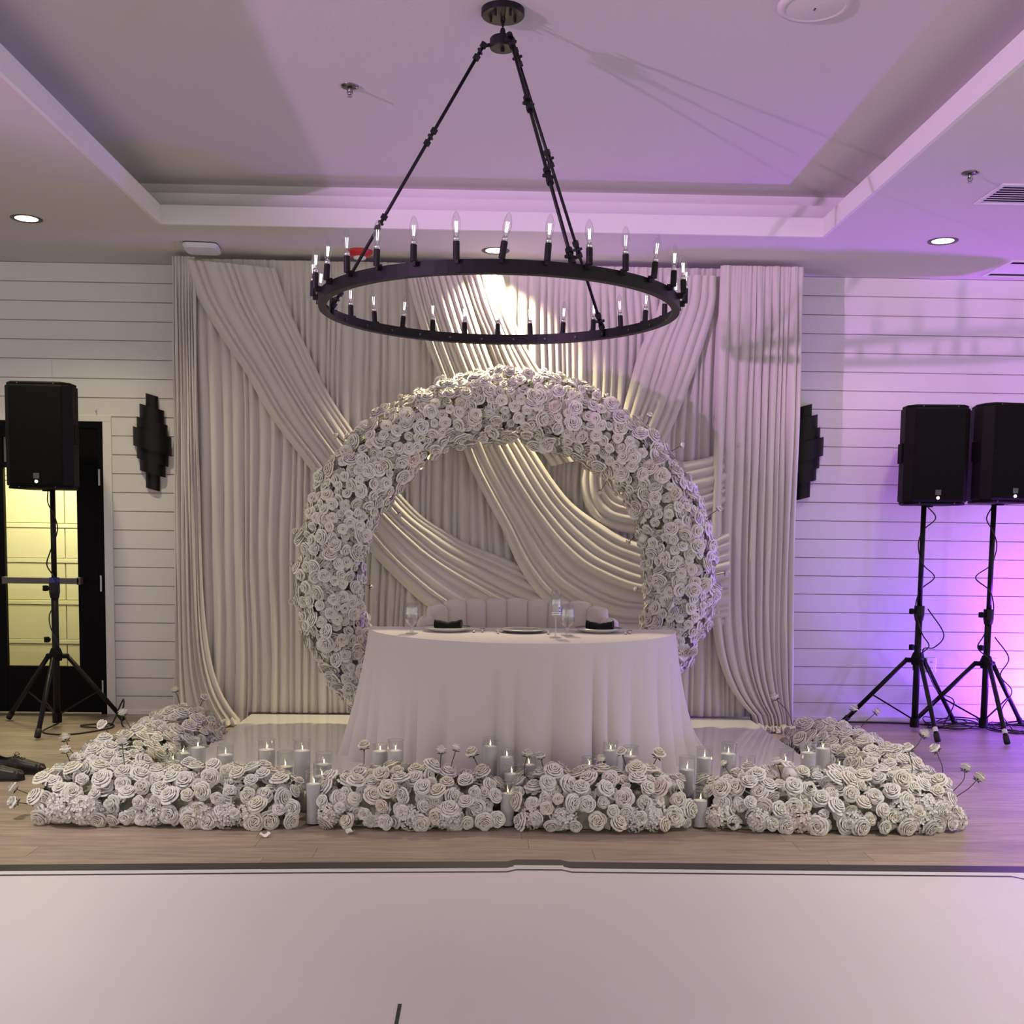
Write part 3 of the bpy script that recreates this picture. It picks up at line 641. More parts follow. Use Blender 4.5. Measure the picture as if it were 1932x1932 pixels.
cable('speaker_cable', pole_cable(R2[0], R2[1], 1.64, 0.45, 8, 0.09), 'black cable wound round the pole nearest the right edge')
z_ = 0.006
cable('floor_cable', [(-3.0, 7.84, 0.03), (-3.03, 7.62, z_), (-2.86, 7.52, z_), (-2.72, 7.62, z_), (-2.62, 7.82, z_), (-2.70, 7.97, z_), (-2.86, 7.88, z_), (-2.74, 7.78, z_ + 0.006), (-2.66, 7.9, z_), (-2.60, 7.96, 0.16), (-2.57, 7.92, 0.17), (-2.56, 7.86, z_), (-2.42, 7.9, z_), (-2.30, 8.05, z_)], 'loose black cable coiled on the floor under the left speaker stand', 0.006)
def tangle(cx, cy, n, seed, rad):
    r = random.Random(seed); pts = []
    for i in range(n):
        a = i * 1.05 + r.random() * 0.8; rr = rad * (0.45 + 0.55 * r.random())
        pts.append((cx + rr * math.cos(a) * 1.25, min(cy + rr * math.sin(a), WY0 - 0.03), 0.007 + 0.10 * max(0, r.random() - 0.45)))
    return pts
cable('floor_cable', tangle(3.52, 8.16, 26, 2, 0.20), 'tangle of black cable on the floor between the two right stands', 0.0045)
cable('floor_cable', tangle(3.92, 8.10, 40, 7, 0.23), 'heap of black cable on the floor at the right edge', 0.0045)
cable('floor_cable', [(2.2, 8.30, z_), (2.55, 8.34, z_), (2.9, 8.33, z_), (3.2, 8.30, z_), (3.4, 8.22, z_)], 'black cable running along the foot of the right wall', 0.006)
cable('hanging_cable', [(3.20, 7.97, 0.9), (3.32, 7.96, 0.72), (3.27, 7.99, 0.62), (3.19, 8.0, 0.60), (3.25, 8.05, 0.45), (3.36, 8.12, 0.28), (3.5, 8.15, 0.2), (3.45, 8.2, 0.012)], 'black cable looping off the stand nearer the drapes', 0.0045)
cable('hanging_cable', [(3.70, 7.97, 0.7), (3.80, 7.95, 0.55), (3.76, 7.98, 0.42), (3.86, 8.0, 0.30), (3.80, 8.02, 0.15), (3.9, 8.05, 0.012)], 'black cable looping off the stand nearest the right edge', 0.0045)

# ------------------------------------------------------------------ blooms (built once, shared by every copy)
def rose_mb(seed, op=1.0, nx=4, ny=3, rings=7):
    """a garden rose of radius about 1 facing +Z: a closed heart wrapped in rings of petals whose tips roll outward"""
    r = random.Random(seed); q = MB()
    spec = [(3, 0.10, 0.74, -0.085, -0.10), (3, 0.13, 0.84, 0.075, 0.0), (4, 0.25, 0.82, 0.105, 0.015), (4, 0.39, 0.76, 0.125, 0.03), (5, 0.54, 0.66, 0.15, 0.05), (5, 0.70, 0.51, 0.17, 0.09), (5, 0.86, 0.31, 0.20, 0.15)]
    fk = 1.0
    if rings == 4: spec = [spec[0], spec[2], spec[4], spec[6]]; fk = 1.2
    K = len(spec)
    for k, (n, rt, zt, fl_, dr_) in enumerate(spec):
        a0 = r.random() * 6.28; sc = 1.0; up = 0.0
        if op < 0.7: sc = 1 - 0.22 * k / (K - 1); up = 0.20 * k / (K - 1)
        for j in range(n):
            th = a0 + 2 * PI * j / n + r.uniform(-0.1, 0.1); hw = PI / n * 1.22 * r.uniform(0.95, 1.1)
            g = r.uniform(0.95, 1.05) * sc; dz = r.uniform(-0.02, 0.04) + up; sp = r.choice((1, 1, 1, -1)) * 0.06; cu = r.uniform(0.75, 1.2)
            P = [(0.06 + 0.05 * k / K, -0.30), (rt * 0.82 + 0.06, zt * 0.35), (rt, zt), (rt + fl_ * fk * (cu if k else 1), zt - dr_ * fk * (cu if k else 1))]
            vs = []; rm = []
            for jj in range(ny + 1):
                v = jj / ny; w = (0.45, 0.85, 1.0, 0.90)[jj] if ny == 3 else (0.45, 1.0, 0.9)[jj]; pr, pz = P[jj] if ny == 3 else P[(0, 2, 3)[jj]]
                for ii in range(nx + 1):
                    s_ = ii / nx * 2 - 1; a = th + s_ * hw * w
                    rad = pr * g * (1 - (0.12 if k > 1 else 0.04) * s_ * s_ * v) + sp * s_ * v; z = pz + dz * v - 0.10 * s_ * s_ * v * (1 if k > 1 else 0.4)
                    vs.append((rad * math.cos(a), rad * math.sin(a), z)); rm.append(min(1.0, 0.15 + k / (K - 1) * 0.8))
            q.add(vs, [(jj * (nx + 1) + ii, jj * (nx + 1) + ii + 1, (jj + 1) * (nx + 1) + ii + 1, (jj + 1) * (nx + 1) + ii) for jj in range(ny) for ii in range(nx)], rm)
    return q
def hydrangea_mb(seed, n=34):
    r = random.Random(seed); q = MB(); g = PI * (3 - math.sqrt(5))
    for i in range(n):
        z = 1 - i / n * 1.15; rr = math.sqrt(max(0, 1 - z * z)); a = i * g
        d = Vector((rr * math.cos(a), rr * math.sin(a), z)).normalized(); c = d * r.uniform(0.82, 1.0)
        x = d.orthogonal().normalized(); y = d.cross(x); sp = r.random() * 1.57; L = r.uniform(0.24, 0.31)
        for k in range(4):
            b = sp + k * PI / 2; e = x * math.cos(b) + y * math.sin(b); f = x * math.cos(b + PI / 2) + y * math.sin(b + PI / 2)
            q.add([c - d * 0.05, c + e * L * 0.6 + f * L * 0.42 + d * 0.03, c + e * L + d * r.uniform(-0.02, 0.09), c + e * L * 0.6 - f * L * 0.42 + d * 0.03], [(0, 3, 2, 1)], [0.1, 1, 1, 1])
    return q
def leaf_mb():
    q = MB(); q.grid(2, 4, lambda u, v: ((u - 0.5) * 0.62 * math.sin(PI * min(1, v * 0.9 + 0.06)), v, 0.12 * abs(u - 0.5) * 2 - 0.25 * v * v)); return q
rs_ = [rose_mb(s, o) for s, o in ((1, 1.0), (2, 0.9), (3, 1.1), (4, 0.62), (5, 0.8))]
ROSES = [m.mesh('rose', M_petal, True, True) for m in rs_]
LOWROSE = [rose_mb(s, o, 3, 2, 4) for s, o in ((11, 1.0), (12, 0.75), (13, 0.9))]
HYD = [hydrangea_mb(s).mesh('hydrangea', M_petal2, False, True) for s in (1, 2)]
HYDMB = hydrangea_mb(5, 26)
LEAF = leaf_mb().mesh('leaf', M_leaf, True); LEAFMB = leaf_mb()
BUD = rose_mb(21, 0.35, 3, 3, 4).mesh('bud', M_petal, True, True)
sep = MB()
for k in range(5):
    a = k * 1.2566; e = Vector((math.cos(a), math.sin(a), 0)); f = Vector((-math.sin(a), math.cos(a), 0))
    sep.add([Vector((0, 0, -0.42)), e * 0.42 + f * 0.16 + Vector((0, 0, -0.22)), e * 0.85 + Vector((0, 0, -0.30 + 0.12 * (k % 2))), e * 0.42 - f * 0.16 + Vector((0, 0, -0.22))], [(0, 1, 2, 3)])
SEPAL = sep.mesh('sepal', M_leaf)

def quat_to(n, r, jit=0.35):
    d = (Vector(n).normalized() + Vector((r.gauss(0, 1), r.gauss(0, 1), r.gauss(0, 1))) * jit * 0.5).normalized()
    return Matrix.Rotation(r.random() * 6.28, 3, 'Z').to_quaternion() if False else (d.to_track_quat('Z', 'Y') @ Matrix.Rotation(r.random() * 6.28, 3, 'Z').to_quaternion())
def merge(dst, src, M):
    dst.add([tuple(M @ Vector(v)) for v in src.v], src.f, list(src.rim))
def stalk(parent, base, tip, r, size=0.026, bend=0.03):
    """a thin flower stalk with a half-open bud and green sepals"""
    b, t = Vector(base), Vector(tip); mid = b.lerp(t, 0.5) + Vector((r.uniform(-1, 1), r.uniform(-1, 1), 0.2)) * bend
    q = MB(); q.tube(smooth_path([b, mid, t], 6), 0.0024, 5); s = q.build('stem', M_stem, parent, smooth=True)
    d = (t - mid).normalized(); Q = quat_to(d, r, 0.3)
    bd = inst('bud', BUD, parent, trs(t + d * size * 0.4, Q, size)); inst('sepal', SEPAL, bd)

def scatter(n_try, sampler, r, mind):
    """dart throwing with a grid; sampler gives (point, normal, size)"""
    cell = mind; G = {}; out = []
    for _ in range(n_try):
        p, nrm, sz = sampler(r); k = tuple(int(math.floor(c / cell)) for c in p); ok = True
        for dx in (-1, 0, 1):
            for dy in (-1, 0, 1):
                for dz in (-1, 0, 1):
                    for o in G.get((k[0] + dx, k[1] + dy, k[2] + dz), ()):
                        if (o - p).length < mind: ok = False; break
                    if not ok: break
                if not ok: break
            if not ok: break
        if ok: G.setdefault(k, []).append(p); out.append((p, nrm, sz))
    return out

# ------------------------------------------------------------------ round flower arch
AC = Vector((0.135, 7.50, 1.085)); AR = 1.18
ar = thing('flower_arch', 'round arch covered in white roses standing behind the sweetheart table', 'flower arch', (AC.x, AC.y, 0.08))
off = Vector((AC.x, AC.y, 0.08))
A0, A1 = R(-50), R(180 + 55)
def thick(a):
    e = min((a - A0), (A1 - a)); return 0.195 * min(1.0, 0.60 + 0.55 * e) * (1.0 + 0.06 * math.sin(a * 5 + 1))
def arc_pt(a): return Vector((AR * math.cos(a), 0, AC.z - 0.08 + AR * math.sin(a) * (0.985)))
q = MB(); q.tube([arc_pt(A0 + (A1 - A0) * i / 60) for i in range(61)], 0.016, 10); q.build('hoop', M_steel, ar, smooth=True)
q = MB(); rn = random.Random(4); n = 110; pts = []; rad = []
for i in range(n + 1):
    a = A0 + 0.13 + (A1 - A0 - 0.26) * i / n; pts.append(arc_pt(a)); rad.append(thick(a) * 0.70 * (1 + 0.10 * noise.noise(Vector((a * 9, 0, 0)))))
q.tube(pts, rad, 18); q.build('filler', M_moss, ar, smooth=True, kind='stuff')
def arch_sampler(r):
    a = A0 + (A1 - A0) * r.random(); b = r.uniform(-PI, PI); t = thick(a)
    e = Vector((math.cos(a), 0, math.sin(a))); nrm = e * math.cos(b) + Vector((0, -1, 0)) * math.sin(b)
    rad = t * r.uniform(0.82, 1.20)
    p = arc_pt(a) + nrm * rad
    return p, nrm, r.choice((0.029, 0.034, 0.038, 0.041, 0.045, 0.050))
rn = random.Random(77)
pts = scatter(30000, arch_sampler, rn, 0.055)
pts = [p for p in pts if p[0].z > 0.055]
front = sorted(pts, key=lambda t: -(t[2] * (1 if t[1].y < -0.12 else 0.2) * (1 + 0.2 * rn.random())))
big, rest = front[:285], front[285:]
for p, nrm, sz in big:
    inst('rose', rn.choice(ROSES), ar, trs(p, quat_to(nrm + Vector((0, -0.25, 0)), rn, 0.75), sz * 1.08))
q = MB()
for p, nrm, sz in rest:
    if nrm.y > 0.75: continue
    merge(q, rn.choice(LOWROSE), trs(p - nrm * 0.008, quat_to(nrm, rn, 0.5), sz))
q.build('small_rose', M_petal, ar, smooth=True, attr=True, kind='stuff')
# hydrangea heads and leaves in the gaps, buds on stalks at the rim
for k in range(46):
    a = A0 + 0.1 + (A1 - A0 - 0.2) * rn.random(); b = rn.uniform(0.15, PI - 0.15); e = Vector((math.cos(a), 0, math.sin(a))); nrm = e * math.cos(b) + Vector((0, -1, 0)) * math.sin(b)
    if (arc_pt(a) + nrm * thick(a) * 0.86).z < 0.075: continue
    inst('hydrangea', rn.choice(HYD), ar, trs(arc_pt(a) + nrm * thick(a) * 0.86, quat_to(nrm, rn, 0.3), rn.uniform(0.045, 0.062)))
q = MB()
for k in range(420):
    a = A0 + (A1 - A0) * rn.random(); b = rn.uniform(0, PI); e = Vector((math.cos(a), 0, math.sin(a))); nrm = e * math.cos(b) + Vector((0, -1, 0)) * math.sin(b)
    if (arc_pt(a) + nrm * thick(a)).z < 0.06: continue
    merge(q, LEAFMB, trs(arc_pt(a) + nrm * thick(a) * rn.uniform(0.72, 0.98), quat_to(nrm, rn, 1.6), rn.uniform(0.02, 0.038)))
q.build('foliage', M_leaf, ar, smooth=True, kind='stuff')
def rim(adeg, inner, L, dz=0.0):
    a = R(adeg); e = Vector((math.cos(a), -0.25, math.sin(a))); s = -1 if inner else 1
    b = arc_pt(a) + e * s * thick(a) * 0.8; stalk(ar, b, b + e * s * L * 0.72 + Vector((0, 0, dz)), rn, 0.026)
for adeg, inn, L, dz in ((38, 0, 0.17, 0.03), (2, 0, 0.16, 0.02), (-12, 0, 0.10, 0.02), (17, 0, 0.17, 0.07), (49, 0, 0.13, 0.04), (-3, 1, 0.16, 0.0), (21, 1, 0.17, -0.04), (47, 1, 0.14, -0.05), (182, 1, 0.15, -0.02), (146, 1, 0.18, -0.04),
                         (141, 0, 0.14, 0.04), (150, 0, 0.12, 0.0), (168, 0, 0.12, 0.02), (176, 0, 0.12, 0.0), (186, 0, 0.14, 0.0), (196, 0, 0.12, 0.03), (120, 0, 0.1, 0.0), (63, 0, 0.08, 0.0), (86, 0, 0.06, 0.02)):
    rim(adeg, inn, L, dz)

# ------------------------------------------------------------------ floor garlands
def garland(label, path, hw, hh, seed, mind=0.064, stalks=(), extra_hyd=(), ends=(1, 1), smax=1.0):
    P = smooth_path([(p[0], p[1], 0) for p in path], 40)
    L = [0.0]
    for a, b in zip(P[:-1], P[1:]): L.append(L[-1] + (b - a).length)
    def at(t):
        s = t * L[-1]; i = 0
        while i < 39 and L[i + 1] < s: i += 1
        u = (s - L[i]) / max(1e-6, L[i + 1] - L[i]); p = P[i].lerp(P[i + 1], u); d = (P[i + 1] - P[i]).normalized(); return p, d
    base = P[20].copy(); g = thing('floor_garland', label, 'flower garland', (base.x, base.y, 0)); r = random.Random(seed)
    def prof(t):
        e = min(t * ends[0] if ends[0] else 9, (1 - t) * ends[1] if ends[1] else 9) * L[-1]
        return min(1.0, 0.74 + 0.26 * math.sqrt(min(1.0, max(0, e) / 0.22))) * (1 + 0.10 * noise.noise(Vector((t * 6, seed, 0))))
    def sampler(r):
        t = r.random(); p, d = at(t); b = r.uniform(0.03, PI - 0.03) ; sd = Vector((-d.y, d.x, 0)); k = prof(t)
        w = hw * k; h = hh * k
        nrm = (sd * math.cos(b) / hw + Vector((0, 0, math.sin(b) / hh))).normalized()
        pt = p + sd * math.cos(b) * w + Vector((0, 0, max(0.035, math.sin(b) * h)))
        pt += nrm * r.uniform(-0.022, 0.018)
        endn = 0.0
        if t < 0.06 and ends[0]: endn = -1
        if t > 0.94 and ends[1]: endn = 1
        nrm = (nrm + d * endn * 0.7 + Vector((0, -0.18, 0))).normalized()
        pt.z = max(pt.z, 0.04)
        return pt - base, nrm, r.choice((0.033, 0.038, 0.042, 0.046, 0.050)) * smax
    pts = scatter(7000, sampler, r, mind)
    # filler body
    q = MB(); nn = 40
    def ff(u, v):
        p, d = at(0.02 + 0.96 * u); sd = Vector((-d.y, d.x, 0)); k = prof(0.02 + 0.96 * u); b = PI * v
        m = 0.72 + 0.12 * noise.noise(Vector((u * 14, v * 5, seed)))
        return tuple(p + sd * math.cos(b) * hw * k * m + Vector((0, 0, max(0.004, math.sin(b) * hh * k * m))) - base)
    q.grid(60, 14, ff)
    q.build('filler', M_moss, g, smooth=True, kind='stuff')
    pts.sort(key=lambda t: t[0].y - t[0].z * 0.5)
    for p, nrm, sz in pts[:290]:
        inst('rose', r.choice(ROSES), g, trs(p, quat_to(nrm, r, 0.55), sz))
    q = MB()
    for p, nrm, sz in pts[290:]: merge(q, r.choice(LOWROSE), trs(p, quat_to(nrm, r, 0.5), sz))
    for k in range(int(150 * L[-1])):
        p, nrm, sz = sampler(r); merge(q, r.choice(LOWROSE), trs(p - nrm * 0.03, quat_to(nrm, r, 0.9), 0.033))
    q.build('small_rose', M_petal, g, smooth=True, attr=True, kind='stuff')
    q = MB()
    for k in range(int(110 * L[-1])):
        p, nrm, sz = sampler(r); merge(q, LEAFMB, trs(p - nrm * r.uniform(-0.008, 0.03), quat_to(nrm, r, 1.5), r.uniform(0.025, 0.042)))
    q.build('foliage', M_leaf, g, smooth=True, kind='stuff')
    for k in range(int(5 * L[-1])):
        t = r.random(); p, d = at(t); sd = Vector((-d.y, d.x, 0)); sgn = -1 if (sd.y > 0) else 1
        if abs(sd.y) < 0.5: sgn = r.choice((-1, 1))
        inst('hydrangea', r.choice(HYD), g, trs(p + sd * sgn * hw * prof(t) * 0.86 + Vector((0, 0, 0.062)) - base, quat_to((sd * sgn + Vector((0, 0, 0.35))), r, 0.4), r.uniform(0.058, 0.068)))
    for x, y, z in extra_hyd:
        inst('hydrangea', r.choice(HYD), g, trs(Vector((x, y, z)) - base, quat_to((0, -1, 0.4), r, 0.3), 0.072))
    for _, (tx, ty, tz), s in stalks:
        near = min(P, key=lambda p: (p.x - tx) ** 2 + (p.y - ty) ** 2); t2 = Vector((tx, ty, 0)); d2 = t2 - near
        if d2.length > hw * 1.15: t2 = near + d2 * (hw * 1.15 / d2.length)
        b2 = near.lerp(t2, 0.55 if tz > hh else 0.35); stalk(g, Vector((b2.x, b2.y, min(0.16, tz * 0.6))) - base, Vector((t2.x, t2.y, max(tz, hh * 0.8 if d2.length < hw * 0.6 else tz))) - base, r, s)
    return g
FY = 5.36
def st(px, zt, lean=0.0, s=0.026, y=FY + 0.03, zb=0.18):
    return ((px, y, zb), (px + lean, y, zt - 0.05), s * 1.25)
garland('long white rose floor garland at the left front corner', [(-2.14, 5.40), (-1.75, 5.40), (-1.3, FY), (-0.90, FY)], 0.205, 0.245, 101, ends=(1, 1),
        stalks=[st(-2.0, 0.36, -0.03), st(-1.78, 0.40, 0.02, 0.03), st(-2.16, 0.13, -0.08, 0.030, 5.32, 0.10), st(-2.16, 0.19, -0.09, 0.028, 5.34, 0.12)], extra_hyd=[(-1.88, 5.19, 0.075), (-1.98, 5.20, 0.08)])
garland('white rose floor garland between the left and middle front candles', [(-0.78, FY), (-0.4, FY - 0.01), (0.06, FY)], 0.20, 0.245, 102,
        stalks=[st(-0.555, 0.39, -0.03, 0.03), st(-0.16, 0.37, -0.05, 0.028), st(-0.10, 0.385, -0.04, 0.024), st(-0.05, 0.36, 0.0, 0.032)])
garland('white rose floor garland between the middle and right front candles', [(0.16, FY), (0.6, FY - 0.02), (0.98, FY)], 0.205, 0.245, 103,
        stalks=[st(0.26, 0.36, -0.05, 0.026), st(0.28, 0.35, 0.0, 0.024), st(0.58, 0.33, 0.0, 0.03), st(0.70, 0.375, -0.02, 0.026), st(0.82, 0.36, 0.03, 0.034)], extra_hyd=[(0.80, 5.2, 0.09)])
garland('long white rose floor garland at the right front corner', [(1.10, FY), (1.5, FY), (1.95, 5.36), (2.30, 5.40)], 0.205, 0.245, 104,
        stalks=[st(1.22, 0.32, -0.03, 0.022), st(1.42, 0.33, 0.03, 0.026), st(2.12, 0.40, -0.02, 0.030), st(2.22, 0.40, 0.02, 0.028), st(2.36, 0.26, 0.09, 0.030, 5.40, 0.13), st(2.36, 0.29, 0.06, 0.028, 5.47, 0.17)], extra_hyd=[(2.0, 5.19, 0.10), (2.12, 5.21, 0.11), (1.45, 5.2, 0.07), (2.22, 5.24, 0.1)])
garland('white rose floor garland running back along the left platform edge', [(-2.02, 5.75), (-1.98, 6.3), (-1.95, 6.9), (-1.98, 7.42)], 0.26, 0.235, 105, mind=0.072,
        stalks=[st(-2.02, 0.40, 0.02, 0.026, 7.2), st(-1.9, 0.34, 0.05, 0.026, 7.3), st(-2.1, 0.34, -0.04, 0.03, 6.6), st(-2.2, 0.32, -0.02, 0.03, 5.9), st(-2.15, 0.34, 0.03, 0.032, 6.2)])
garland('white rose floor garland running back along the right platform edge', [(2.22, 5.75), (2.20, 6.3), (2.20, 6.8), (2.17, 7.22)], 0.25, 0.225, 106, mind=0.072,
        stalks=[st(1.98, 0.38, -0.05, 0.034, 7.25), st(2.35, 0.35, 0.0, 0.028, 7.0), st(2.42, 0.35, 0.04, 0.026, 6.9), st(2.46, 0.33, 0.05, 0.032, 6.2)])

# ------------------------------------------------------------------ white platform and dance floor
PX0, PX1, PY0, PY1, PZ = -1.685, 1.93, 5.54, 8.0, 0.08
pf = thing('stage_platform', 'low glossy white platform under the table and arch', 'platform', ((PX0 + PX1) / 2, (PY0 + PY1) / 2, 0))
hx, hy = (PX1 - PX0) / 2, (PY1 - PY0) / 2
for i in range(3):
    for j in range(2):
        q = MB(); q.box(-hx + i * 2 * hx / 3 + 0.0006, -hx + (i + 1) * 2 * hx / 3 - 0.0006, -hy + j * hy + 0.0006, -hy + (j + 1) * hy - 0.0006, 0.0, PZ); q.build('platform_panel', M_acrylic, pf)
df = thing('dance_floor', 'white vinyl dance floor with black border in the foreground', 'dance floor', (0, 3.0, 0))
q = MB()
def strip(q, pts, w0, w1, z):
    """flat ribbon along pts (x, y), from y+w0 to y+w1"""
    vs = []
    for x, y in pts: vs += [(x, y + w0 - 3.0, z), (x, y + w1 - 3.0, z)]
    q.add(vs, [(2 * i, 2 * i + 2, 2 * i + 3, 2 * i + 1) for i in range(len(pts) - 1)])
edge = [(-7, 4.40), (-2.0, 4.565), (-0.6, 4.63), (0.10, 4.655), (0.14, 4.685), (0.33, 4.685), (0.37, 4.655), (1.0, 4.645), (2.33, 4.63), (7, 4.55)]
q = MB(); strip(q, edge, -7.5, 0.0, 0.004)
vs = []
q.build('vinyl_sheet', M_vinyl, df)
q = MB(); strip(q, edge, -0.085, 0.0, 0.006); strip(q, edge, 0.0, 0.002, 0.0); q.build('edge_band', M_blackvinyl, df)
q = MB(); q.box(0.13, 0.34, 1.575, 1.60, 0.004, 0.0065); q.build('seam_patch', M_vinyl, df)
q = MB(); strip(q, [e for e in edge[:8]] + [(2.205, 4.632)], -0.150, -0.135, 0.0055)
q.add([(2.205, 4.482 - 3, 0.0055), (2.205, 4.497 - 3, 0.0055), (2.60, 4.12 - 3, 0.0055), (2.60, 4.105 - 3, 0.0055)], [(0, 3, 2, 1)])
q.build('border_line', M_blackvinyl, df)
q = MB(); q.box(-0.247, -0.236, -0.9, 0.208, 0.004, 0.0055); q.build('inlay_line', M_blackvinyl, df)

# ------------------------------------------------------------------ sweetheart table, cloth
TXc, TYb, TZt, HWt, DPt = 0.222, 6.70, 0.835, 0.915, 0.96
tb = thing('sweetheart_table', 'half-moon table hidden under the white floor-length cloth', 'table', (TXc, TYb, PZ))
q = MB(); q.prism([(HWt * 0.985 * math.cos(PI + PI * i / 30), DPt * 0.985 * math.sin(PI + PI * i / 30)) for i in range(31)], TZt - PZ - 0.03, TZt - PZ - 0.004); q.build('tabletop', M_trim, tb)
for x, y in ((-0.7, -0.1), (0.7, -0.1), (-0.3, -0.75), (0.3, -0.75)):
    q = MB(); q.tube([(x, y, 0), (x, y, TZt - PZ - 0.03)], 0.018, 10); q.build('leg', M_steel, tb, smooth=True)
q = MB(); nA = 360; nV = 26
per = []                                          # outline of the top, counter-clockwise seen from above, front arc then straight back
for i in range(nA):
    t = i / nA
    if t < 0.62:
        a = PI + PI * t / 0.62; per.append((HWt * math.cos(a), DPt * math.sin(a)))
    else:
        u = (t - 0.62) / 0.38; per.append((HWt * (1 - 2 * u), 0.0))
def outn(i):
    x0, y0 = per[i - 3]; x1, y1 = per[(i + 3) % nA]; n = Vector((y1 - y0, -(x1 - x0), 0)); return n.normalized()
H = TZt - PZ
cf = pleats(26, 9, 0.5, 1.8); vs = []
for j in range(nV + 1):
    v = j / nV
    for i in range(nA):
        x, y = per[i]; n = outn(i); t = i / nA
        fold = (cf(t) - 0.45) * 0.12 * v ** 1.15 + 0.03 * noise.noise(Vector((t * 9, v * 0.6, 3))) * v
        cl = math.exp(-((t - 0.015) % 1.0) ** 2 * 300) + math.exp(-((t - 0.985)) ** 2 * 500); cr = math.exp(-(t - 0.62) ** 2 * 500)
        fl_ = 0.005 + 0.045 * v + fold + 0.07 * v * v * cl + (0.11 * v * v + 0.12 * max(0, v - 0.8) ** 1.5 * 5) * cr
        rd = 0.012 * (1 - math.exp(-v * 40))
        z = H - v * (H - 0.004) - (0.004 if v > 0 else 0)
        vs.append((x + n.x * (fl_ if v > 0 else 0), y + n.y * (fl_ if v > 0 else 0), z))
q.add(vs, [(j * nA + i, (j + 1) * nA + i, (j + 1) * nA + (i + 1) % nA, j * nA + (i + 1) % nA) for j in range(nV) for i in range(nA)])
rings_ = 6; tv = []
for k in range(0, rings_ + 1):
    s_ = 1 - k / rings_
    for i in range(nA): tv.append((per[i][0] * s_, -0.4 + (per[i][1] + 0.4) * s_, H))
q.add(tv, [(k * nA + i, k * nA + (i + 1) % nA, (k + 1) * nA + (i + 1) % nA, (k + 1) * nA + i) for k in range(rings_) for i in range(nA)])
tc = q.build('tablecloth', M_cloth, smooth=True, label='white floor-length cloth draped over the half-moon table', category='tablecloth'); tc.location = (TXc, TYb, PZ)
q = MB(); q.tube([(TXc - 0.05 + 0.0, TYb - DPt - 0.003, TZt + 0.0008), (TXc - 0.05, TYb - DPt * 0.3, TZt + 0.0008)], 0.0012, 4)
TT = TZt + 0.001

# ------------------------------------------------------------------ channel-back loveseat
SX, SYb = 0.205, 7.27
lv = thing('loveseat', 'cream velvet loveseat with scalloped channel back behind the table', 'loveseat', (SX, SYb, PZ))
q = MB(); q.prism([(0.55 * math.cos(a), -0.24 + 0.24 * math.sin(a)) for a in [i * PI / 12 for i in range(13)]] + [(-0.55, -0.42), (0.55, -0.42)], 0.16, 0.44); q.build('seat', M_velvet, lv, bevel=0.04)
nch = 13
def ucurve(a): return Vector((0.585 * abs(math.cos(a)) ** 0.75 * (1 if math.cos(a) > 0 else -1), -0.36 + 0.36 * (abs(math.sin(a)) ** 0.75) * (1 if math.sin(a) > 0 else -1), 0))
UC = [ucurve(R(-8) + R(196) * (1 - i / 400)) for i in range(401)]; UL = [0.0]
for a, b in zip(UC[:-1], UC[1:]): UL.append(UL[-1] + (b - a).length)
def uat(t):
    s_ = t * UL[-1]; i = 0
    while i < 399 and UL[i + 1] < s_: i += 1
    return UC[i].lerp(UC[i + 1], (s_ - UL[i]) / (UL[i + 1] - UL[i]))
for k in range(nch):
    ta, tb_ = k / nch, (k + 1) / nch; pa, pb = uat(ta), uat(tb_); c0 = uat((ta + tb_) / 2); c0 = c0.lerp((pa + pb) / 2, 0.5); w = pb - pa; wl = w.length; tdir = w.normalized(); nd = Vector((tdir.y, -tdir.x, 0))
    u = abs((k + 0.5) / nch * 2 - 1); h = 0.905 - 0.02 * u - 0.24 * max(0, (u - 0.45) / 0.55) ** 1.8
    q = MB()
    def fn(s, v):
        th = 2 * PI * s; cx_, cy_ = math.cos(th), math.sin(th); sg = 1 if cx_ > 0 else -1
        wx = abs(cx_) ** 0.5 * sg
        ztop = h - 0.016 * abs(wx) ** 2.2
        if v <= 0.8: zz = 0.14 + (ztop - 0.035 - 0.14) * v / 0.8; sc = 1.0
        else:
            b = (v - 0.8) / 0.2 * PI / 2; zz = ztop - 0.035 + 0.035 * math.sin(b); sc = max(0.03, math.cos(b))
        pt = c0 + tdir * (wl * 0.545 * wx) + nd * (0.050 * cy_ * sc)
        return (pt.x * (1 + 0.05 * (zz - 0.4)), pt.y, zz)
    q.grid(24, 14, fn); q.build('back_channel', M_velvet, lv, smooth=True)
for x, y in ((-0.45, -0.36), (0.45, -0.36), (-0.38, -0.08), (0.38, -0.08)):
    q = MB(); q.lathe([(0, 0), (0.014, 0), (0.02, 0.16), (0, 0.16)], 10, (x, y, 0)); q.build('leg', M_brass, lv, smooth=True)

# ------------------------------------------------------------------ tableware
def goblet(x, y, label):
    t = thing('water_goblet', label, 'glass', (x, y, TT))
    q = MB(); q.lathe([(0.0, 0.0005), (0.036, 0.0005), (0.036, 0.003), (0.012, 0.008), (0.008, 0.014), (0.012, 0.022), (0.008, 0.032), (0.012, 0.042), (0.010, 0.048)], 24); q.build('foot', M_crystal, t, smooth=True)
    q = MB(); q.lathe([(0.010, 0.048), (0.030, 0.062), (0.039, 0.085), (0.041, 0.11), (0.038, 0.145), (0.034, 0.178), (0.0335, 0.178), (0.0365, 0.145), (0.039, 0.11), (0.037, 0.086), (0.028, 0.064), (0.001, 0.055)], 28); q.build('bowl', M_crystal, t, smooth=True)
    q = MB(); q.lathe([(0.0, 0.056), (0.027, 0.065), (0.0365, 0.085), (0.0, 0.085)], 24); q.build('water', glass_mat('water', (0.93, 0.94, 0.95), ior=1.33) if 'water' not in MATS else MATS['water'], t, smooth=True)
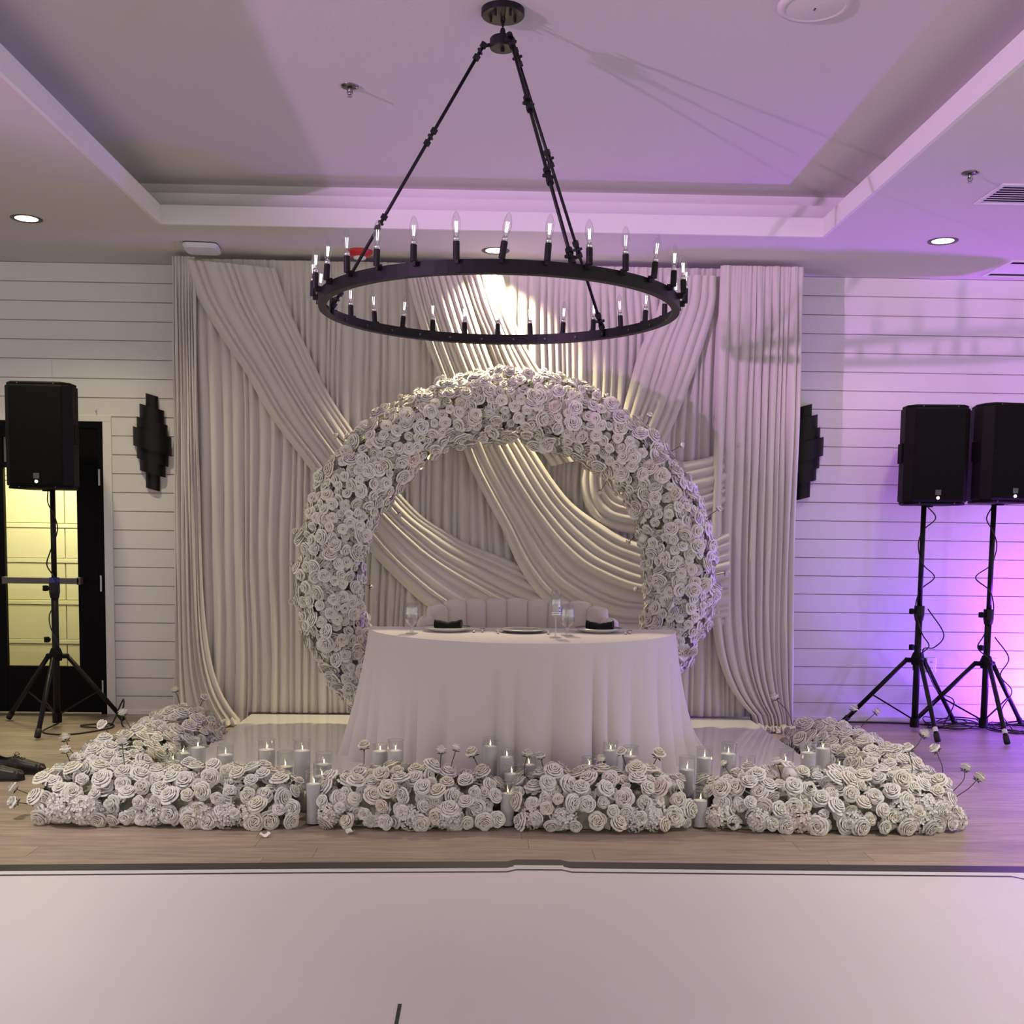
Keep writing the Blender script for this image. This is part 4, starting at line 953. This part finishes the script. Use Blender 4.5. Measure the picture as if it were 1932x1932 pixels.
goblet(-0.414, 6.245, 'stemmed water goblet alone at the left end of the table')
goblet(0.459, 6.22, 'stemmed water goblet beside the champagne flute')
t = thing('champagne_flute', 'tall slim champagne flute standing on the white cloth', 'glass', (0.385, 6.08, TT))
q = MB(); q.lathe([(0.0, 0.0005), (0.034, 0.0005), (0.033, 0.003), (0.008, 0.008), (0.004, 0.02), (0.0035, 0.10), (0.006, 0.115)], 24); q.build('stem', M_crystal, t, smooth=True)
q = MB(); q.lathe([(0.006, 0.115), (0.024, 0.122), (0.0275, 0.14), (0.0270, 0.20), (0.0245, 0.262), (0.0240, 0.262), (0.0262, 0.20), (0.026, 0.14), (0.02, 0.124), (0.001, 0.12)], 28); q.build('bowl', M_crystal, t, smooth=True)
q = MB(); q.lathe([(0.0265, 0.126), (0.0288, 0.130), (0.0265, 0.134)], 24); q.lathe([(0.0275, 0.136), (0.0288, 0.139), (0.0275, 0.142)], 24); q.build('silver_collar', M_silver, t, smooth=True)
def plate(x, y, label):
    t = thing('dinner_plate', label, 'plate', (x, y, TT))
    q = MB(); q.lathe([(0.0, 0.0), (0.085, 0.0), (0.10, 0.006), (0.137, 0.022), (0.138, 0.025), (0.098, 0.012), (0.08, 0.008), (0.0, 0.008)], 40); q.build('body', M_china, t, smooth=True)
    q = MB(); q.lathe([(0.1365, 0.0225), (0.1395, 0.0245), (0.1365, 0.0262)], 40); q.build('silver_rim', M_silver, t, smooth=True)
def napkin(x, y, rz, label, seed):
    q = MB(); r = random.Random(seed)
    def fn(u, v):
        a = 2 * PI * u; e = abs(2 * v - 1)
        w = 0.030 * (0.85 + 0.25 * math.cos(PI * (v - 0.5))); hh = 0.020 * (1.0 + 0.30 * e)
        c, s_ = math.cos(a), math.sin(a)
        return ((v - 0.5) * 0.155 + 0.006 * c, w * abs(c) ** 0.7 * (1 if c > 0 else -1) + 0.004 * noise.noise(Vector((v * 5, u * 4, seed))), 0.036 + hh * (abs(s_) ** 0.75) * (1 if s_ > 0 else -1) + 0.010 * e * e + 0.005 * noise.noise(Vector((v * 7, u * 3, seed + 1))))
    q.grid(20, 16, fn); n0 = 21
    q.f.append(tuple(range(20))); q.f.append(tuple(reversed([16 * n0 + i for i in range(20)])))
    o = q.build('folded_napkin', M_napkin, smooth=True, label=label, category='napkin'); o.location = (x, y, TT - 0.002); o.rotation_euler = (0, 0, rz)
plate(-0.22, 6.42, 'white plate holding a black napkin in front of the left seat'); napkin(-0.215, 6.40, R(3), 'folded black napkin on the left plate', 1)
plate(0.658, 6.46, 'white plate holding a black napkin in front of the right seat'); napkin(0.665, 6.44, R(-6), 'folded black napkin on the right plate', 2)
t = thing('silver_tray', 'empty oval silver tray at the middle of the table', 'tray', (0.215, 6.40, TT))
q = MB(); q.lathe([(0.0, 0.0), (0.095, 0.0), (0.105, 0.004), (0.125, 0.016), (0.127, 0.018), (0.104, 0.009), (0.0, 0.006)], 44); q.build('body', M_silver, t, smooth=True)
q = MB()
q.tube([(0.126 * (1 + 0.012 * math.cos(12 * i / 48 * 2 * PI)) * math.cos(i / 48 * 2 * PI), 0.126 * (1 + 0.012 * math.cos(12 * i / 48 * 2 * PI)) * math.sin(i / 48 * 2 * PI), 0.018) for i in range(49)], 0.0032, 6, cap=False); q.build('beaded_rim', M_silver, t, smooth=True)
def cutlery(x, y, kind, label, rz=0.0):
    t = thing(kind, label, 'cutlery', (x, y, TT), rz)
    q = MB(); q.tube(smooth_path([(0, -0.10, 0.007), (0, -0.04, 0.0055), (0, 0.02, 0.010)], 8), [0.0065, 0.0075, 0.0070, 0.006, 0.005, 0.0045, 0.004, 0.0035, 0.003], 8); q.build('handle', M_silver, t, smooth=True)
    q = MB()
    if kind == 'table_fork':
        q.box(-0.011, 0.011, 0.018, 0.04, 0.009, 0.012)
        for k in (-1.5, -0.5, 0.5, 1.5): q.tube([(k * 0.006, 0.04, 0.0105), (k * 0.006, 0.07, 0.007), (k * 0.006, 0.09, 0.012)], 0.0015, 5)
        q.build('tines', M_silver, t)
    elif kind == 'table_knife':
        q.add([(-0.004, 0.02, 0.002), (0.007, 0.02, 0.002), (0.009, 0.09, 0.002), (0.002, 0.115, 0.002), (-0.004, 0.10, 0.002), (-0.004, 0.02, 0.012), (0.007, 0.02, 0.010), (0.009, 0.09, 0.006), (0.002, 0.115, 0.006), (-0.004, 0.10, 0.010)],
              [(4, 3, 2, 1, 0), (5, 6, 7, 8, 9), (0, 1, 6, 5), (1, 2, 7, 6), (2, 3, 8, 7), (3, 4, 9, 8), (4, 0, 5, 9)]); q.build('blade', M_silver, t)
    else:
        q.lathe([(0.0005, 0.004), (0.010, 0.006), (0.016, 0.012)], 14, (0, 0.045, 0)); q.build('bowl', M_silver, t, smooth=True)
cutlery(-0.066, 6.43, 'table_knife', 'silver knife lying just right of the left plate')
cutlery(-0.018, 6.46, 'teaspoon', 'silver spoon lying right of the knife near the left plate')
cutlery(0.072, 6.38, 'table_fork', 'silver fork lying left of the oval tray')
cutlery(0.357, 6.38, 'table_fork', 'silver fork lying right of the oval tray')
cutlery(0.815, 6.43, 'table_knife', 'silver knife lying just right of the right plate', R(-8))
cutlery(0.845, 6.47, 'teaspoon', 'silver spoon lying right of the knife near the right plate', R(-8))

# ------------------------------------------------------------------ candles in glass cylinders
def candle(px, py, r, base, hgt, wax, label):
    t = thing('cylinder_candle', label, 'candle', (px, py, base))
    q = MB(); q.lathe([(0.0, 0.002), (r, 0.0), (r, hgt), (r - 0.0028, hgt), (r - 0.0028, 0.006), (0.0005, 0.006)], 30); q.build('glass_cylinder', M_glass, t, smooth=False)
    q = MB(); q.lathe([(r - 0.0006, hgt - 0.0008), (r + 0.0008, hgt), (r - 0.0014, hgt + 0.0012), (r - 0.0036, hgt), (r - 0.0022, hgt - 0.0008)], 30); q.build('glass_rim', M_rim, t, smooth=True)
    q = MB(); q.lathe([(0.0, 0.007), (r - 0.0035, 0.007), (r - 0.0035, wax), (r * 0.7, wax + 0.002), (0.0, wax)], 26); wx = q.build('wax', M_wax, t)
    q = MB(); q.tube([(0, 0, wax), (0.001, 0, wax + 0.009)], 0.0009, 5); q.build('wick', M_wick, wx)
    q = MB(); q.lathe([(0.0003, 0.0), (0.0024, 0.004), (0.0029, 0.008), (0.0019, 0.014), (0.0003, 0.022)], 10, (0.001, 0, wax + 0.005)); q.build('flame', M_flame, wx, smooth=True)
M_rim = mat('polished_glass_rim', (0.45, 0.45, 0.45), 0.08, spec=0.8, var=0.02)
CN = [  # x, y, radius, base, height, wax height, label
    (-1.619, 5.95, 0.041, 0.08, 0.200, 0.122, 'glass cylinder candle, left of the touching pair by the left garland'),
    (-1.514, 5.85, 0.041, 0.08, 0.228, 0.174, 'tall-filled glass cylinder candle, right of the touching pair by the left garland'),
    (-1.632, 5.8, 0.04, 0.08, 0.160, 0.109, 'low half-hidden glass candle nearest the left garland'),
    (-1.346, 5.75, 0.043, 0.08, 0.212, 0.156, 'glass cylinder candle alone right of the left pair'),
    (-1.122, 5.7, 0.044, 0.08, 0.248, 0.195, 'tall glass cylinder candle, first of the four standing left of the table'),
    (-1.031, 5.72, 0.043, 0.08, 0.181, 0.103, 'short glass cylinder candle between two tall ones left of the table'),
    (-0.933, 5.66, 0.044, 0.08, 0.254, 0.199, 'tall glass cylinder candle, right of the short one, left of the table'),
    (-0.822, 5.66, 0.043, 0.08, 0.189, 0.129, 'glass cylinder candle just left of the tablecloth corner'),
    (-0.810, 5.5, 0.042, 0, 0.248, 0.183, 'glass cylinder candle in the second row of the left garland gap'),
    (-0.814, 5.27, 0.038, 0, 0.257, 0.195, 'white pillar glass candle at the front of the left garland gap'),
    (-0.525, 5.56, 0.04, 0.08, 0.255, 0.220, 'glass cylinder candle, left of the pair before the cloth'),
    (-0.442, 5.49, 0.04, 0, 0.370, 0.317, 'taller glass cylinder candle, right of the pair before the cloth'),
    (0.030, 5.55, 0.04, 0.08, 0.294, 0.251, 'tall glass cylinder candle before the middle of the cloth'),
    (0.113, 5.49, 0.039, 0, 0.330, 0.289, 'glass cylinder candle one step right of the tall middle one'),
    (0.136, 5.40, 0.038, 0, 0.272, 0.224, 'glass cylinder candle in the second row of the middle gap'),
    (0.115, 5.26, 0.037, 0, 0.215, 0.158, 'white pillar glass candle at the front of the middle garland gap'),
    (0.227, 5.56, 0.039, 0.08, 0.207, 0.156, 'low glass candle peeping over the third garland, left end'),
    (0.534, 5.56, 0.04, 0.08, 0.199, 0.153, 'low glass candle peeping over the middle of the third garland'),
    (0.638, 5.54, 0.04, 0.08, 0.283, 0.237, 'tall glass cylinder candle before the right part of the cloth'),
    (0.743, 5.56, 0.041, 0.08, 0.256, 0.204, 'glass cylinder candle right of the tall one before the cloth'),
    (1.033, 5.56, 0.041, 0.08, 0.206, 0.138, 'glass cylinder candle at the right foot of the cloth'),
    (1.145, 5.68, 0.043, 0.08, 0.230, 0.175, 'glass cylinder candle, second from the cloth on the right side'),
    (1.291, 5.78, 0.044, 0.08, 0.241, 0.178, 'tall glass cylinder candle standing alone on the white platform, right'),
    (1.378, 5.72, 0.043, 0.08, 0.177, 0.121, 'short glass cylinder candle right of the lone tall one'),
    (1.094, 5.43, 0.04, 0, 0.220, 0.166, 'glass cylinder candle in the second row of the right garland gap'),
    (1.046, 5.26, 0.037, 0, 0.184, 0.132, 'white pillar glass candle at the front of the right garland gap'),
    (1.602, 5.8, 0.041, 0.08, 0.203, 0.134, 'glass cylinder candle, leftmost of the group by the right garland'),
    (1.723, 5.8, 0.042, 0.08, 0.235, 0.184, 'glass cylinder candle in the middle of the group by the right garland'),
    (1.836, 5.92, 0.041, 0.08, 0.228, 0.184, 'tall-filled glass cylinder candle by the right garland'),
    (1.906, 5.85, 0.041, 0.08, 0.152, 0.101, 'low half-hidden glass candle nearest the right garland'),
]
for c in CN: candle(*c)

# ------------------------------------------------------------------ shoes, fallen petals
def shoe(x, y, rz, label, mir):
    t = thing('dress_shoe', label, 'shoe', (x, y, 0), rz)
    def half(u): # half width along length u 0..1 (heel to toe)
        return 0.034 + 0.014 * math.sin(PI * min(1, u * 1.15)) - 0.010 * math.exp(-((u - 0.38) / 0.12) ** 2) if u < 0.9 else 0.041 * math.sqrt(max(0.0, (1 - u) / 0.1)) * 0.9 + 0.006
    q = MB(); L = 0.30
    q.prism([(L * (u / 20), -half(u / 20) - 0.003) for u in range(21)] + [(L * (u / 20), half(u / 20) + 0.003) for u in range(20, -1, -1)], 0.0, 0.016); q.box(0.0, 0.075, -0.036, 0.036, 0.0, 0.026)
    q.build('sole', M_sole, t)
    def top(u): return 0.098 - 0.016 * math.sin(PI * u / 0.36) if u < 0.36 else 0.098 - 0.046 * ((u - 0.36) / 0.64) ** 0.85
    q = MB()
    def fn(u, v):
        w = half(u); h = top(u) * (1 if u < 0.96 else 0.75); a = PI * v; open_ = u < 0.36
        c, s_ = math.cos(a), math.sin(a)
        if open_:
            k = abs(2 * v - 1); side = 1 if v < 0.5 else -1
            hgt = (1 - k) * 2; hgt = min(1, hgt)
            return (L * u, side * w * (1 - 0.42 * hgt ** 2), 0.014 + (h - 0.014) * hgt) if k > 0.0 else (L * u, side * w * 0.58, h)
        return (L * u, w * (abs(c) ** 0.75) * (1 if c > 0 else -1), 0.014 + (h - 0.014) * s_ ** 0.6)
    vs = []; nu, nv = 30, 15
    q.grid(nu, nv, lambda u, v: fn(u, v))
    # leave the foot opening open: drop the faces bridging the two sides at the back half
    keep = []
    for f in q.f:
        us = [i // (nu + 1) for i in f]; uu = [(i % (nu + 1)) / nu for i in f]
        if max(uu) < 0.36 and min(us) == nv // 2: continue
        keep.append(f)
    q.f = keep
    up = q.build('upper', M_leather, t, smooth=True)
    q = MB(); q.grid(8, 4, lambda u, v: (0.012 + 0.13 * u, (v - 0.5) * 0.05, 0.035)); q.build('insole', M_sole, t)
    q = MB(); q.grid(4, 6, lambda u, v: (0.0 + 0.004 * math.cos(PI * (v - 0.5)) - 0.006 * math.cos(PI * (v - 0.5)), (v - 0.5) * 0.062, 0.016 + 0.078 * u)); q.build('heel_counter', M_leather, t, smooth=True)
    for k in range(4):
        xx = 0.115 + 0.017 * k; zz = top(xx / L) + 0.003
        q = MB(); q.tube([(xx, -0.018, zz - 0.004), (xx + 0.004, 0, zz + 0.002), (xx, 0.018, zz - 0.004)], 0.002, 5); q.build('lace', M_cable, t)
    q = MB(); q.tube(smooth_path([(0.115, 0, 0.100), (0.112, 0.020, 0.115), (0.125, 0.035, 0.10), (0.117, 0, 0.101), (0.122, -0.022, 0.116), (0.14, -0.035, 0.095)], 20), 0.0018, 5); q.build('lace_bow', M_cable, t, smooth=True)
shoe(-2.80, 6.37, R(-8), 'black lace-up dress shoe, farther of the pair beside the left garland', 1)
shoe(-2.855, 6.17, R(-2), 'black lace-up dress shoe, nearer of the pair beside the left garland', 1)
def petal(x, y, rz, label):
    q = MB(); q.grid(6, 4, lambda u, v: ((u - 0.5) * 0.052 * (0.6 + 0.4 * math.sin(PI * v)), (v - 0.5) * 0.034, 0.004 + 0.012 * (2 * u - 1) ** 2 + 0.006 * v * v))
    o = q.build('fallen_petal', M_petal, smooth=True, attr=True, label=label, category='petal'); o.location = (x, y, 0); o.rotation_euler = (0, 0, rz)
petal(-1.0, 5.03, 0.3, 'single fallen white petal on the wood floor, left one'); petal(-0.62, 5.10, -0.8, 'single fallen white petal close to the garland foot')

# ------------------------------------------------------------------ look-alikes share a group
GROUPS = {'cylinder_candle': 'candles in glass cylinders along the flower border', 'floor_garland': 'white rose garlands on the floor', 'loudspeaker': 'black loudspeakers on stands', 'speaker_stand': 'black tripod speaker stands',
          'wall_sconce': 'tiered black wall sconces', 'recessed_downlight': 'recessed downlights in the soffit', 'draped_swag': 'ivory swags of the backdrop', 'side_curtain': 'end curtains of the backdrop', 'water_goblet': 'water goblets on the table',
          'dinner_plate': 'plates on the table', 'folded_napkin': 'black napkins on the plates', 'table_knife': 'silver cutlery on the table', 'table_fork': 'silver cutlery on the table', 'teaspoon': 'silver cutlery on the table', 'dress_shoe': 'pair of black dress shoes',
          'fallen_petal': 'petals fallen on the floor', 'speaker_cable': 'cables wound round the speaker poles', 'floor_cable': 'cables lying on the floor', 'hanging_cable': 'cables hanging off the right stands', 'air_vent': 'ceiling air vents', 'sprinkler_head': 'ceiling sprinkler heads', 'wall_outlet': 'wall outlets on the right wall'}
for o in C.objects:
    if o.parent is None and 'label' in o:
        k = o.name.split('.')[0]
        if k in GROUPS: o['group'] = GROUPS[k]
